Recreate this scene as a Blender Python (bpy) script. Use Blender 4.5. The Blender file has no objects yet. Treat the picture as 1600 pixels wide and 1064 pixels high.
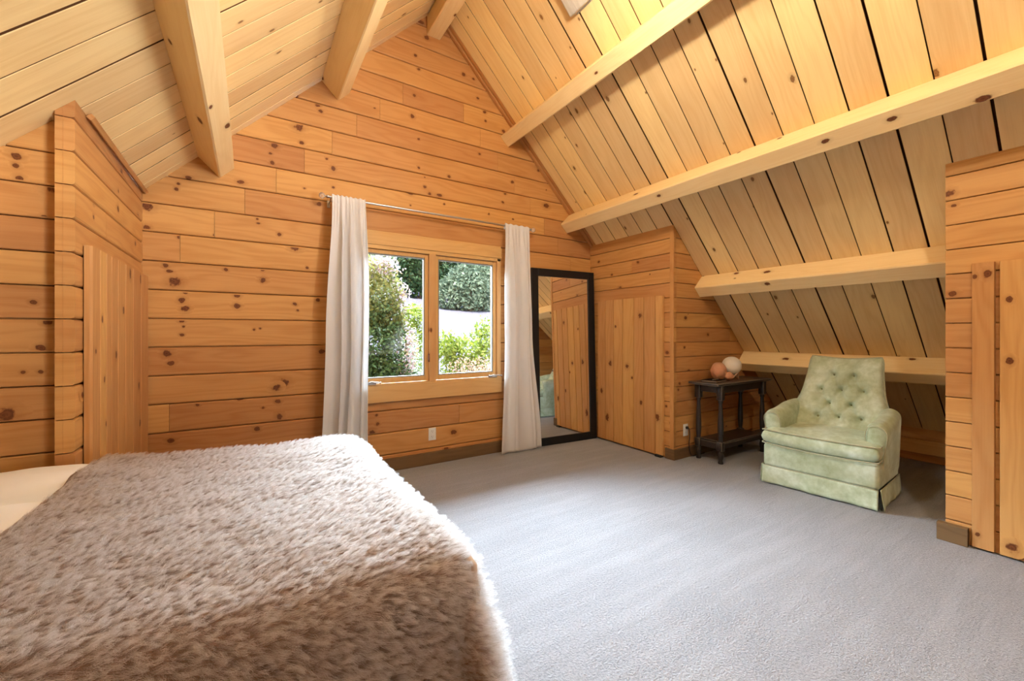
import bpy, bmesh, math, random
import numpy as np
from mathutils import Vector, Matrix, noise as mnoise

C = bpy.context.scene.collection
PI = math.pi
random.seed(7)
V3 = Vector

# ------------------------------------------------------------------ camera, world, light, exposure
scene = bpy.context.scene
cam_data = bpy.data.cameras.new('camera')
cam = bpy.data.objects.new('camera', cam_data)
C.objects.link(cam)
cam.location = (0, 0, 1.25)
cam.rotation_euler = (math.radians(90), 0, math.radians(-32.45))
cam_data.sensor_width = 36.0
cam_data.lens = 645.0 / 1600 * 36.0
cam_data.shift_y = -10.8 / 1600
cam_data.clip_start = 0.02
scene.camera = cam

world = bpy.data.worlds.new('world')
scene.world = world
world.use_nodes = True
wn = world.node_tree
wn.nodes.clear()
sky = wn.nodes.new('ShaderNodeTexSky')
sky.sky_type = 'NISHITA'
sky.sun_disc = False
sky.sun_elevation = math.radians(52)
sky.sun_rotation = math.radians(200)
wbg = wn.nodes.new('ShaderNodeBackground')
wbg.inputs['Strength'].default_value = 0.9
wout = wn.nodes.new('ShaderNodeOutputWorld')
wn.links.new(sky.outputs[0], wbg.inputs[0])
wn.links.new(wbg.outputs[0], wout.inputs[0])

sun_data = bpy.data.lights.new('sun', 'SUN')
sun_data.energy = 5.0
sun_data.angle = math.radians(0.6)
sun_data.color = (1.0, 0.95, 0.88)
sun = bpy.data.objects.new('sun', sun_data)
C.objects.link(sun)
sun.rotation_euler = (math.radians(40), 0, math.radians(-25))     # from behind the house, high

# added fill lamp behind the camera, aimed at the left ceiling slope
ceil_fill_data = bpy.data.lights.new('ceiling_fill', 'AREA')
ceil_fill_data.shape = 'RECTANGLE'
ceil_fill_data.size = 1.5
ceil_fill_data.size_y = 1.5
ceil_fill_data.energy = 31
ceil_fill_data.spread = math.radians(44)
ceil_fill_data.color = (0.95, 0.97, 1.0)
ceil_fill = bpy.data.objects.new('ceiling_fill', ceil_fill_data)
C.objects.link(ceil_fill)
ceil_fill.location = (2.45, -2.37, 1.62)
ceil_fill.rotation_euler = (math.radians(103), 0, math.radians(34))
# bright open sky over the hill, high outside the far window
skyl_data = bpy.data.lights.new('hill_skylight', 'AREA')
skyl_data.shape = 'RECTANGLE'
skyl_data.size = 15.0
skyl_data.size_y = 3.0
skyl_data.energy = 9000
skyl_data.spread = math.radians(120)
skyl_data.color = (0.78, 0.90, 1.0)
skyl = bpy.data.objects.new('hill_skylight', skyl_data)
C.objects.link(skyl)
skyl.location = (1.0, 10.8, 5.6)
skyl.rotation_euler = (math.radians(62), 0, PI)
LAMP = 5.6      # radiance scale of the lamp hanging from the ridge

scene.view_settings.view_transform = 'Standard'
scene.view_settings.look = 'None'
scene.view_settings.gamma = 1.0
scene.view_settings.exposure = 0.25
scene.view_settings.use_curve_mapping = False

# ------------------------------------------------------------------ helpers: objects
def link(o, parent=None):
    C.objects.link(o)
    if parent is not None:
        o.parent = parent
    return o

def tag(o, label, cat, group=None):
    o['label'] = label
    o['category'] = cat
    if group:
        o['group'] = group
    return o

def thing(name, label, cat, loc=(0, 0, 0), rz=0.0, group=None):
    o = bpy.data.objects.new(name, None)
    o.empty_display_size = 0.1
    link(o)
    o.location = loc
    o.rotation_euler = (0, 0, rz)
    return tag(o, label, cat, group)

def struct(o):
    o['kind'] = 'structure'
    return o

class MB:
    """collects faces with uv, knot uv, tone and material slot; builds ONE mesh object"""
    def __init__(s):
        s.v = []; s.f = []; s.uv = []; s.ku = []; s.tone = []; s.mi = []; s.sm = []
    def vert(s, p):
        s.v.append((p[0], p[1], p[2])); return len(s.v) - 1
    def face(s, idx, uvs=None, ks=None, tone=0.5, mi=0, smooth=False):
        s.f.append(tuple(idx)); n = len(idx)
        s.uv.extend(uvs if uvs else [(0.0, 0.0)] * n)
        s.ku.extend(ks if ks else [(9.0, 9.0)] * n)
        s.tone.append(tone); s.mi.append(mi); s.sm.append(smooth)
    def build(s, name, mats, parent=None, clips=None):
        me = bpy.data.meshes.new(name)
        me.from_pydata(s.v, [], s.f)
        u = me.uv_layers.new(name='UVMap'); u.data.foreach_set('uv', np.array(s.uv, 'f').ravel())
        k = me.uv_layers.new(name='knot'); k.data.foreach_set('uv', np.array(s.ku, 'f').ravel())
        a = me.attributes.new('tone', 'FLOAT', 'FACE'); a.data.foreach_set('value', np.array(s.tone, 'f'))
        me.polygons.foreach_set('material_index', np.array(s.mi, 'i'))
        me.polygons.foreach_set('use_smooth', np.array(s.sm, bool))
        for m in (mats if isinstance(mats, (list, tuple)) else [mats]):
            me.materials.append(m)
        if clips:
            bm = bmesh.new(); bm.from_mesh(me)
            for co, no in clips:
                bmesh.ops.bisect_plane(bm, geom=bm.verts[:] + bm.edges[:] + bm.faces[:], plane_co=co, plane_no=no, clear_outer=True)
            bm.to_mesh(me); bm.free()
        me.update()
        o = bpy.data.objects.new(name, me)
        return link(o, parent)

def bm_obj(name, bm, mats, parent=None, smooth=None, loc=None):
    bmesh.ops.recalc_face_normals(bm, faces=bm.faces[:])
    me = bpy.data.meshes.new(name)
    bm.to_mesh(me); bm.free()
    for m in (mats if isinstance(mats, (list, tuple)) else [mats]):
        me.materials.append(m)
    if smooth is not None:
        me.polygons.foreach_set('use_smooth', [True] * len(me.polygons))
        try:
            me.set_sharp_from_angle(angle=math.radians(smooth))
        except Exception:
            pass
    o = bpy.data.objects.new(name, me)
    if loc is not None:
        o.location = loc
    return link(o, parent)

def add_box(bm, c, d, bev=0.0, seg=2, rot=None, bmat=0, mi=0):
    r = bmesh.ops.create_cube(bm, size=1.0)
    vs = r['verts']
    m = Matrix.Diagonal((d[0], d[1], d[2], 1))
    if rot is not None:
        m = rot.to_4x4() @ m
    m = Matrix.Translation(c) @ m
    bmesh.ops.transform(bm, matrix=m, verts=vs)
    fs = list({f for v in vs for f in v.link_faces})
    for f in fs:
        f.material_index = mi
    if bev > 0:
        es = list({e for v in vs for e in v.link_edges})
        bmesh.ops.bevel(bm, geom=es, offset=bev, segments=seg, profile=0.5, affect='EDGES', material=bmat if bmat else -1)
    return vs

def add_lathe(bm, prof, c=(0, 0, 0), n=20, axis=None, mi=0):
    rings = []
    base = V3(c)
    R = Matrix.Identity(3) if axis is None else V3((0, 0, 1)).rotation_difference(V3(axis)).to_matrix()
    for r, z in prof:
        rings.append([bm.verts.new(base + R @ V3((r * math.cos(2 * PI * i / n), r * math.sin(2 * PI * i / n), z))) for i in range(n)])
    for a, b in zip(rings, rings[1:]):
        for i in range(n):
            f = bm.faces.new((a[i], a[(i + 1) % n], b[(i + 1) % n], b[i])); f.smooth = True; f.material_index = mi
    for ring, flip in ((rings[0], True), (rings[-1], False)):
        f = bm.faces.new(ring[::-1] if flip else ring); f.material_index = mi

def add_tube(bm, pts, r, n=8, closed=False, mi=0):
    pts = [V3(p) for p in pts]
    N = len(pts)
    rings = []
    prev = None
    for i, p in enumerate(pts):
        if closed:
            t = (pts[(i + 1) % N] - pts[i - 1])
        else:
            t = pts[min(i + 1, N - 1)] - pts[max(i - 1, 0)]
        t.normalize()
        if prev is None:
            a = t.orthogonal().normalized()
        else:
            a = (prev - t * prev.dot(t)).normalized()
        prev = a
        b = t.cross(a)
        rr = r(i / (N - 1)) if callable(r) else r
        rings.append([bm.verts.new(p + (a * math.cos(2 * PI * k / n) + b * math.sin(2 * PI * k / n)) * rr) for k in range(n)])
    pairs = list(zip(rings, rings[1:]))
    if closed:
        pairs.append((rings[-1], rings[0]))
    for a, b in pairs:
        for k in range(n):
            f = bm.faces.new((a[k], a[(k + 1) % n], b[(k + 1) % n], b[k])); f.smooth = True; f.material_index = mi
    if not closed:
        bm.faces.new(rings[0][::-1]).material_index = mi
        bm.faces.new(rings[-1]).material_index = mi

def grid_surface(bm, fn, nu, nv, close_u=False):
    vs = [[bm.verts.new(fn(i / nu, j / nv)) for j in range(nv + 1)] for i in range(nu + (0 if close_u else 1))]
    m = len(vs)
    for i in range(nu):
        for j in range(nv):
            f = bm.faces.new((vs[i][j], vs[(i + 1) % m][j], vs[(i + 1) % m][j + 1], vs[i][j + 1])); f.smooth = True
    return vs

def sstep(a, b, x):
    t = min(1.0, max(0.0, (x - a) / (b - a)))
    return t * t * (3 - 2 * t)

# ------------------------------------------------------------------ helpers: materials
class NT:
    def __init__(s, name):
        s.m = bpy.data.materials.new(name); s.m.use_nodes = True
        s.t = s.m.node_tree; s.t.nodes.clear()
        s.out = s.t.nodes.new('ShaderNodeOutputMaterial')
    def n(s, typ, **kw):
        x = s.t.nodes.new('ShaderNode' + typ)
        for k, v in kw.items():
            setattr(x, k, v)
        return x
    def l(s, a, b):
        s.t.links.new(a, b)
    def math(s, op, a, b=None, c=None, clamp=False):
        x = s.n('Math', operation=op); x.use_clamp = clamp
        for i, v in enumerate((a, b, c)):
            if v is None: continue
            if isinstance(v, (int, float)): x.inputs[i].default_value = v
            else: s.l(v, x.inputs[i])
        return x.outputs[0]
    def mix(s, fac, a, b, mode='MIX'):
        x = s.n('Mix', data_type='RGBA', blend_type=mode)
        for sock, v in ((x.inputs[0], fac), (x.inputs[6], a), (x.inputs[7], b)):
            if isinstance(v, (int, float)): sock.default_value = v
            elif isinstance(v, (tuple, list)): sock.default_value = (*v[:3], 1)
            else: s.l(v, sock)
        return x.outputs[2]
    def comb(s, x, y, z=0.0):
        c = s.n('CombineXYZ')
        for i, v in enumerate((x, y, z)):
            if isinstance(v, (int, float)): c.inputs[i].default_value = v
            else: s.l(v, c.inputs[i])
        return c.outputs[0]
    def noise(s, vec, scale=1.0, detail=3.0, rough=0.5, dim='3D', dist=0.0):
        x = s.n('TexNoise', noise_dimensions=dim)
        x.inputs['Scale'].default_value = scale; x.inputs['Detail'].default_value = detail
        x.inputs['Roughness'].default_value = rough; x.inputs['Distortion'].default_value = dist
        if vec is not None: s.l(vec, x.inputs['Vector'])
        return x.outputs[0]
    def ramp(s, fac, stops):
        r = s.n('ValToRGB'); e = r.color_ramp.elements
        while len(e) < len(stops): e.new(0.5)
        for el, (p, c) in zip(e, stops):
            el.position = p; el.color = (*c[:3], 1) if isinstance(c, (tuple, list)) else (c, c, c, 1)
        s.l(fac, r.inputs[0])
        return r.outputs[0]
    def bsdf(s, color, rough=0.5, spec=0.5, metal=0.0, bump=None, bstr=0.2, bdist=0.01, **kw):
        b = s.n('BsdfPrincipled')
        if isinstance(color, (tuple, list)): b.inputs['Base Color'].default_value = (*color[:3], 1)
        else: s.l(color, b.inputs['Base Color'])
        if isinstance(rough, (int, float)): b.inputs['Roughness'].default_value = rough
        else: s.l(rough, b.inputs['Roughness'])
        b.inputs['Specular IOR Level'].default_value = spec
        b.inputs['Metallic'].default_value = metal
        for k, v in kw.items():
            sock = b.inputs[k.replace('_', ' ')]
            sock.default_value = (*v, 1) if isinstance(v, tuple) and len(v) == 3 and sock.type == 'RGBA' else v
        if bump is not None:
            bn = s.n('Bump'); bn.inputs['Strength'].default_value = bstr; bn.inputs['Distance'].default_value = bdist
            s.l(bump, bn.inputs['Height']); s.l(bn.outputs[0], b.inputs['Normal'])
        s.l(b.outputs[0], s.out.inputs[0])
        return b

def wood(name, light, dark, kdens=0.25, kr=0.16, knot_dark=(0.095, 0.030, 0.012), knot_mid=(0.23, 0.080, 0.026), tone=0.28, rough=0.5, rings=1.0, bstr=0.12, spec=0.18):
    """pine: grain runs along u (metres); painted-in geometry knots come from the 'knot' uv, small random ones from a Voronoi"""
    t = NT(name)
    uvn = t.n('UVMap', uv_map='UVMap'); sp = t.n('SeparateXYZ'); t.l(uvn.outputs[0], sp.inputs[0])
    u, v = sp.outputs[0], sp.outputs[1]
    kn = t.n('UVMap', uv_map='knot'); kl = t.n('VectorMath', operation='LENGTH'); t.l(kn.outputs[0], kl.inputs[0])
    wob = t.noise(t.comb(t.math('MULTIPLY', u, 42), t.math('MULTIPLY', v, 42)), 1, 3, 0.6, '2D')
    rk = t.math('ADD', kl.outputs['Value'], t.math('MULTIPLY', t.math('SUBTRACT', wob, 0.5), 0.9))
    # random small knots
    vo = t.n('TexVoronoi', voronoi_dimensions='2D', feature='F1')
    vo.inputs['Scale'].default_value = 1.0
    t.l(t.comb(t.math('MULTIPLY', u, 3.1), t.math('MULTIPLY', v, 5.6)), vo.inputs['Vector'])
    vs_ = t.n('SeparateColor'); t.l(vo.outputs['Color'], vs_.inputs[0])
    size = t.math('ADD', t.math('MULTIPLY', vs_.outputs[1], kr * 0.75), kr * 0.28)
    big = t.math('MULTIPLY', t.math('LESS_THAN', vs_.outputs[0], kdens), size)
    rv = t.math('DIVIDE', vo.outputs['Distance'], t.math('MAXIMUM', big, 0.0001))
    rv = t.math('ADD', rv, t.math('MULTIPLY', t.math('SUBTRACT', wob, 0.5), 0.7))
    r = t.math('MINIMUM', rk, rv)
    near = t.math('SUBTRACT', 1.0, t.math('DIVIDE', r, 3.2, clamp=True), clamp=True)
    # grain
    vd = t.math('ADD', v, t.math('MULTIPLY', near, 0.02))
    fine = t.noise(t.comb(t.math('MULTIPLY', u, 3.0), t.math('MULTIPLY', vd, 120)), 1, 4, 0.65, '2D')
    warp = t.noise(t.comb(t.math('MULTIPLY', u, 0.9), t.math('MULTIPLY', vd, 6.0)), 1, 2, 0.5, '2D')
    ring = t.math('SINE', t.math('ADD', t.math('MULTIPLY', warp, 34.0), t.math('MULTIPLY', vd, 95.0)))
    ring = t.math('POWER', t.math('ADD', t.math('MULTIPLY', ring, 0.5), 0.5), 1.6)
    broad = t.noise(t.comb(t.math('MULTIPLY', u, 0.8), t.math('MULTIPLY', v, 5)), 1, 2, 0.5, '2D')
    g = t.math('ADD', t.math('MULTIPLY', ring, 0.30 * rings), t.math('MULTIPLY', t.math('SUBTRACT', fine, 0.35), 0.6))
    g = t.math('ADD', g, t.math('MULTIPLY', t.math('SUBTRACT', broad, 0.5), 0.7), clamp=True)
    col = t.mix(g, light, dark)
    at = t.n('Attribute', attribute_name='tone')
    hs = t.n('HueSaturation')
    hs.inputs['Saturation'].default_value = 1.0
    t.l(t.math('ADD', t.math('MULTIPLY', at.outputs['Fac'], tone), 1.0 - tone * 0.5), hs.inputs['Value'])
    t.l(t.math('ADD', t.math('MULTIPLY', at.outputs['Fac'], 0.012), 0.494), hs.inputs['Hue'])
    t.l(col, hs.inputs['Color'])
    col = hs.outputs[0]
    halo = t.math('MULTIPLY', t.math('SUBTRACT', 1.0, t.math('DIVIDE', r, 2.0), clamp=True), 0.62)
    col = t.mix(halo, col, tuple(c * 0.62 for c in dark))
    mid = t.ramp(r, [(0.0, 1.0), (0.72, 1.0), (1.0, 0.0)])
    col = t.mix(mid, col, knot_mid)
    core = t.ramp(r, [(0.0, 0.75), (0.3, 0.6), (0.42, 0.2), (0.58, 0.6), (0.7, 0.75), (0.9, 0.0)])
    col = t.mix(core, col, knot_dark)
    t.bsdf(col, rough, spec, bump=t.math('ADD', fine, t.math('MULTIPLY', ring, 0.5)), bstr=bstr, bdist=0.002)
    return t.m

M = {}
M['log'] = wood('log_pine', (0.56, 0.285, 0.100), (0.40, 0.158, 0.043), kdens=0.06, kr=0.12, tone=0.26)
M['ceil'] = wood('ceiling_pine', (0.85, 0.615, 0.290), (0.68, 0.405, 0.155), kdens=0.26, kr=0.085, tone=0.30, rings=0.6, knot_dark=(0.17, 0.075, 0.026), knot_mid=(0.36, 0.185, 0.065))
M['beam'] = wood('beam_pine', (0.89, 0.675, 0.350), (0.77, 0.510, 0.215), kdens=0.22, kr=0.12, tone=0.12, rings=0.6)
M['door'] = wood('door_pine', (0.60, 0.325, 0.120), (0.45, 0.200, 0.058), kdens=0.0, kr=0.1, tone=0.22)
M['frame'] = wood('window_pine', (0.66, 0.40, 0.165), (0.55, 0.30, 0.105), kdens=0.05, kr=0.08, tone=0.12)
M['base'] = wood('old_baseboard', (0.20, 0.125, 0.06), (0.10, 0.062, 0.03), kdens=0.05, kr=0.1, tone=0.2)
M['endgrain'] = wood('log_end', (0.72, 0.43, 0.17), (0.55, 0.28, 0.09), kdens=0.0, kr=0.1, tone=0.2)

def simple(name, col, rough=0.5, spec=0.5, metal=0.0, **kw):
    t = NT(name); t.bsdf(col, rough, spec, metal, **kw); return t.m

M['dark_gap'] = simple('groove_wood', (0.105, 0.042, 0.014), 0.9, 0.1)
M['black'] = simple('black_painted_wood', (0.010, 0.010, 0.011), 0.42, 0.3)
M['cover'] = simple('dark_book_cover', (0.012, 0.010, 0.009), 0.75, 0.1)
M['mirror'] = simple('mirror_glass', (0.92, 0.93, 0.92), 0.015, 0.5, 1.0)
M['steel'] = simple('brushed_steel', (0.50, 0.48, 0.46), 0.32, 0.5, 1.0)
M['plastic'] = simple('white_plastic', (0.78, 0.76, 0.71), 0.35)
M['slot'] = simple('dark_slot', (0.02, 0.02, 0.02), 0.6)
M['rubber'] = simple('black_rubber', (0.015, 0.014, 0.013), 0.55)
M['seal'] = simple('grey_seal', (0.22, 0.225, 0.215), 0.6)

def mk_carpet():
    t = NT('grey_carpet'); tc = t.n('TexCoord'); o = tc.outputs['Object']
    mp = t.n('Mapping'); mp.inputs['Rotation'].default_value = (0, 0, -0.2); mp.inputs['Scale'].default_value = (0.7, 7.5, 1); t.l(o, mp.inputs[0])
    fine = t.noise(o, 260, 2, 0.6); mid = t.noise(o, 105, 3, 0.7); streak = t.noise(mp.outputs[0], 1.6, 3, 0.55); big = t.noise(o, 1.6, 3, 0.5)
    line = t.ramp(t.math('ABSOLUTE', t.math('SUBTRACT', streak, 0.5)), [(0.0, 1.0), (0.022, 0.0)])       # vacuum tracks
    tuft = t.ramp(mid, [(0.34, 0.0), (0.62, 1.0)])
    h = t.math('ADD', t.math('MULTIPLY', fine, 0.5), t.math('MULTIPLY', tuft, 0.6))
    f = t.math('ADD', t.math('MULTIPLY', tuft, 0.34), t.math('MULTIPLY', t.math('ADD', streak, big), 0.34))
    f = t.math('ADD', f, t.math('MULTIPLY', fine, 0.16))
    f = t.math('SUBTRACT', f, t.math('MULTIPLY', t.math('MULTIPLY', line, big), 0.16))
    c = t.ramp(t.math('SUBTRACT', f, 0.2), [(0.0, (0.19, 0.198, 0.22)), (0.40, (0.35, 0.363, 0.41)), (0.8, (0.51, 0.53, 0.585))])
    t.bsdf(c, 0.95, 0.1, bump=h, bstr=0.9, bdist=0.012, Sheen_Weight=0.25)
    return t.m
M['carpet'] = mk_carpet()

def mk_fabric(name, col, var=0.1, scale=300, sheen=0.2, rough=0.9, transl=0.0):
    t = NT(name); tc = t.n('TexCoord'); o = tc.outputs['Object']
    n1 = t.noise(o, 7, 3, 0.55); n2 = t.noise(o, scale, 2, 0.5)
    c = t.mix(n1, tuple(x * (1 - var) for x in col), tuple(min(1, x * (1 + var * 0.5)) for x in col))
    b = t.bsdf(c, rough, 0.15, bump=n2, bstr=0.25, bdist=0.001, Sheen_Weight=sheen)
    if transl > 0:
        tr = t.n('BsdfTranslucent'); t.l(c, tr.inputs[0]); mx = t.n('MixShader'); mx.inputs[0].default_value = transl
        t.l(b.outputs[0], mx.inputs[1]); t.l(tr.outputs[0], mx.inputs[2]); t.l(mx.outputs[0], t.out.inputs[0])
    return t.m
M['curtain'] = mk_fabric('white_curtain_cotton', (0.92, 0.92, 0.93), 0.03, 500, 0.1, 0.85, 0.38)
M['duvet'] = mk_fabric('white_bed_linen', (0.93, 0.93, 0.95), 0.03, 400, 0.15)
M['mattress'] = mk_fabric('mattress_ticking', (0.75, 0.72, 0.68), 0.05, 400, 0.1)

def mk_velvet():
    t = NT('sage_green_velvet'); tc = t.n('TexCoord'); o = tc.outputs['Object']
    n1 = t.noise(o, 5.5, 4, 0.6); n2 = t.noise(o, 26, 4, 0.6); n3 = t.noise(o, 700, 1, 0.5)
    f = t.math('ADD', t.math('MULTIPLY', n1, 0.7), t.math('MULTIPLY', n2, 0.3))
    c = t.ramp(f, [(0.30, (0.30, 0.34, 0.19)), (0.5, (0.46, 0.535, 0.375)), (0.70, (0.68, 0.77, 0.66))])
    b = t.bsdf(c, 0.72, 0.18, bump=n3, bstr=0.1, bdist=0.0008, Sheen_Weight=0.7, Sheen_Roughness=0.35, Sheen_Tint=(0.86, 0.93, 0.76))
    return t.m
M['velvet'] = mk_velvet()
M['piping'] = simple('velvet_piping', (0.42, 0.42, 0.28), 0.7, 0.2, Sheen_Weight=0.4)
M['button'] = simple('velvet_button', (0.25, 0.26, 0.14), 0.7, 0.2, Sheen_Weight=0.4)

def mk_dark_wood():
    t = NT('distressed_black_oak'); tc = t.n('TexCoord'); o = tc.outputs['Object']
    mp = t.n('Mapping'); mp.inputs['Scale'].default_value = (30, 4, 30); t.l(o, mp.inputs[0])
    n1 = t.noise(mp.outputs[0], 1.5, 4, 0.6); n2 = t.noise(o, 22, 4, 0.65)
    c = t.mix(n1, (0.012, 0.010, 0.009), (0.040, 0.028, 0.022))
    w = t.ramp(n2, [(0.62, 0.0), (0.74, 1.0)])
    c = t.mix(t.math('MULTIPLY', w, 0.35), c, (0.13, 0.06, 0.035))
    t.bsdf(c, 0.34, 0.5, bump=n1, bstr=0.08, bdist=0.002)
    return t.m
M['dark'] = mk_dark_wood()
M['worn'] = simple('worn_edge', (0.14, 0.115, 0.09), 0.4)

def mk_glass():
    t = NT('window_glass')
    tr = t.n('BsdfTransparent'); tr.inputs[0].default_value = (0.97, 0.985, 0.975, 1)
    gl = t.n('BsdfGlossy'); gl.inputs['Roughness'].default_value = 0.02
    fr = t.n('Fresnel'); fr.inputs['IOR'].default_value = 1.45
    mx = t.n('MixShader'); t.l(t.math('MULTIPLY', fr.outputs[0], 0.35), mx.inputs[0]); t.l(tr.outputs[0], mx.inputs[1]); t.l(gl.outputs[0], mx.inputs[2])
    t.l(mx.outputs[0], t.out.inputs[0])
    return t.m
M['glass'] = mk_glass()
M['crystal'] = simple('clear_knob', (0.95, 0.93, 0.9), 0.08, 0.5, 0.0, Transmission_Weight=0.75, IOR=1.45)

# ------------------------------------------------------------------ helpers: boards and logs
def log_prof(W, b=0.007, T=0.03):
    return [(0.0022, -b), (b * 0.45 + 0.0012, -b * 0.30), (b * 1.2, 0.0), (W - b * 1.2, 0.0), (W - b * 0.45 - 0.0012, -b * 0.30), (W - 0.0022, -b)], T

def board(mb, O, U, V, N, L, prof, T, tone=0.5, uvo=None, mi=0, endgap=0.001, edge_mi=None):
    """one board: profile (v,n) swept along U for L metres"""
    if uvo is None:
        uvo = (random.uniform(0, 40), random.uniform(0, 40))
    pts = list(prof) + [(prof[-1][0], -T), (prof[0][0], -T)]
    A = [mb.vert(O + U * endgap + V * v + N * n) for v, n in pts]
    B = [mb.vert(O + U * (L - endgap) + V * v + N * n) for v, n in pts]
    m = len(prof)
    for i in range(m - 1):
        v0, v1 = pts[i][0], pts[i + 1][0]
        mb.face((A[i], B[i], B[i + 1], A[i + 1]), [(uvo[0], uvo[1] + v0), (uvo[0] + L, uvo[1] + v0), (uvo[0] + L, uvo[1] + v1), (uvo[0], uvo[1] + v1)], tone=tone, mi=mi)
    n_ = len(pts)
    mi_e = mi if edge_mi is None else edge_mi
    for i in (m - 1, n_ - 2, n_ - 1):
        j = (i + 1) % n_
        mb.face((A[i], B[i], B[j], A[j]), [(uvo[0], uvo[1] + pts[i][0]), (uvo[0] + L, uvo[1] + pts[i][0]), (uvo[0] + L, uvo[1] + pts[j][0] + .02), (uvo[0], uvo[1] + pts[j][0] + .02)], tone=tone, mi=mi_e)
    mb.face(A[::-1], [(uvo[0] + n * 1.0, uvo[1] + v) for v, n in pts][::-1], tone=tone, mi=mi)
    mb.face(B, [(uvo[0] + L + n * 1.0, uvo[1] + v) for v, n in pts], tone=tone, mi=mi)
    return uvo

KN = 0
def knot_patch(mb, O, U, V, N, rec, cu, cv, R, tilt=0.0, el=1.2, proud=0.0007):
    """a knot lying in the face of board rec=(u0,u1,v0,v1,uvo,tone)"""
    u0, u1, v0, v1, uvo, tone = rec[:6]
    global KN
    KN += 1
    proud = 0.0006 + 0.0003 * (KN % 6)
    rings = [0.0, 0.5, 0.95, 1.4, 1.75, 2.1]
    n = 18
    prev = None
    ct, st = math.cos(tilt), math.sin(tilt)
    soft = 0.38 if R > 0.022 else 0.0      # the widest knots are paler inside, with a dark rim
    for ri, rr in enumerate(rings):
        cur = []
        for k in range(1 if rr == 0 else n):
            a = 2 * PI * k / n
            lx, ly = rr * math.cos(a), rr * math.sin(a)
            du = (lx * ct * el - ly * st) * R; dv = (lx * st * el + ly * ct) * R
            pu = min(max(cu + du, u0 + 0.002), u1 - 0.002); pv = min(max(cv + dv, v0), v1)
            du, dv = pu - cu, pv - cv
            lx, ly = (du * ct + dv * st) / (R * el), (-du * st + dv * ct) / R
            q = math.hypot(lx, ly); w = max(0.0, 1 - (q / 2.1) ** 2) ** 2
            i = mb.vert(O + U * pu + V * pv + N * proud)
            kk = (soft + (1 - soft) * q) if q < 1.0 else q
            ks = (lx / q * kk, ly / q * kk) if q > 1e-4 else (soft, 0.0)
            cur.append((i, (uvo[0] + pu - u0, uvo[1] + (pv - rec[6]) - dv * 0.5 * w), ks))
        if prev is not None:
            for k in range(n):
                k2 = (k + 1) % n
                q = [prev[0], cur[k], cur[k2]] if len(prev) == 1 else [prev[k], cur[k], cur[k2], prev[k2]]
                mb.face([x[0] for x in q], [x[1] for x in q], [x[2] for x in q], tone=tone)
        prev = cur

def log_wall(mb, O, U, V, N, L, H, pitch, v_start, joints=None, knots=(), holes=(), bev=0.007, T=0.03, rnd=1, joint_len=(1.2, 2.6)):
    """horizontal logs on plane O,U,V. joints {course: [u,...]}; holes [(u0,u1,v0,v1)]; knots [(u,v,r_cm)]"""
    rng = random.Random(rnd)
    recs = []
    k = int(math.floor(-v_start / pitch)) - 1
    while True:
        va = v_start + k * pitch; vb = va + pitch
        if va >= H: break
        k += 1
        if vb <= 0: continue
        va_, vb_ = max(va, 0.0), min(vb, H)
        if vb_ - va_ < 0.012: continue
        cuts = [0.0]
        if joints is not None:
            cuts += sorted(j for j in joints.get(k - 1, []) if 0 < j < L)
        else:
            x = rng.uniform(0.3, joint_len[1])
            while x < L - 0.25:
                cuts.append(x); x += rng.uniform(*joint_len)
        cuts.append(L)
        segs = []
        for a, b in zip(cuts, cuts[1:]):
            parts = [(a, b)]
            for h0, h1, hv0, hv1 in holes:
                if va_ < hv1 - 0.005 and vb_ > hv0 + 0.005:
                    nxt = []
                    for p, q in parts:
                        if q <= h0 or p >= h1: nxt.append((p, q)); continue
                        if p < h0: nxt.append((p, h0))
                        if q > h1: nxt.append((h1, q))
                    parts = nxt
            segs += [p for p in parts if p[1] - p[0] > 0.01]
        spans = [(0.0, L)]
        for h0, h1, hv0, hv1 in holes:
            if va_ < hv1 - 0.005 and vb_ > hv0 + 0.005:
                spans = [q for p in spans for q in ((p[0], min(p[1], h0)), (max(p[0], h1), p[1])) if q[1] - q[0] > 0.01]
        for a, b in spans:
            q = [mb.vert(O + U * a_ + V * v_ + N * (-T * 0.6)) for a_, v_ in ((a, va_), (b, va_), (b, vb_), (a, vb_))]
            mb.face(q)
        for a, b in segs:
            tone = rng.random(); uvo = (rng.uniform(0, 40), rng.uniform(0, 40))
            W = vb_ - va_
            prof, TT = log_prof(W, bev, T)
            board(mb, O + U * a + V * va_, U, V, N, b - a, prof, T, tone, uvo)
            recs.append((a, b, va_ + bev * 1.3, vb_ - bev * 1.3, uvo, tone, va_))
    for (u, v, r) in knots:
        for rec in recs:
            if rec[0] <= u <= rec[1] and rec[6] <= v <= rec[6] + pitch:
                knot_patch(mb, O, U, V, N, rec, u, v, r * 0.0105, rng.uniform(-0.35, 0.35), rng.uniform(1.0, 1.35))
                break
    return recs

X_, Y_, Z_ = V3((1, 0, 0)), V3((0, 1, 0)), V3((0, 0, 1))
RIDGE_X, RIDGE_Z = 1.5, 4.362
YG, YB = 3.77, -2.45          # far and near gable walls
XL, XR = -0.623, 3.536        # closet fronts left and right
YLC, YRC, YP = 2.527, 2.587, 0.706
S2 = math.sqrt(0.5)
def roof_clip(off=0.0):
    return [(V3((RIDGE_X, 0, RIDGE_Z - off)), V3((S2, 0, S2))), (V3((RIDGE_X, 0, RIDGE_Z - off)), V3((-S2, 0, S2)))]

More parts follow.
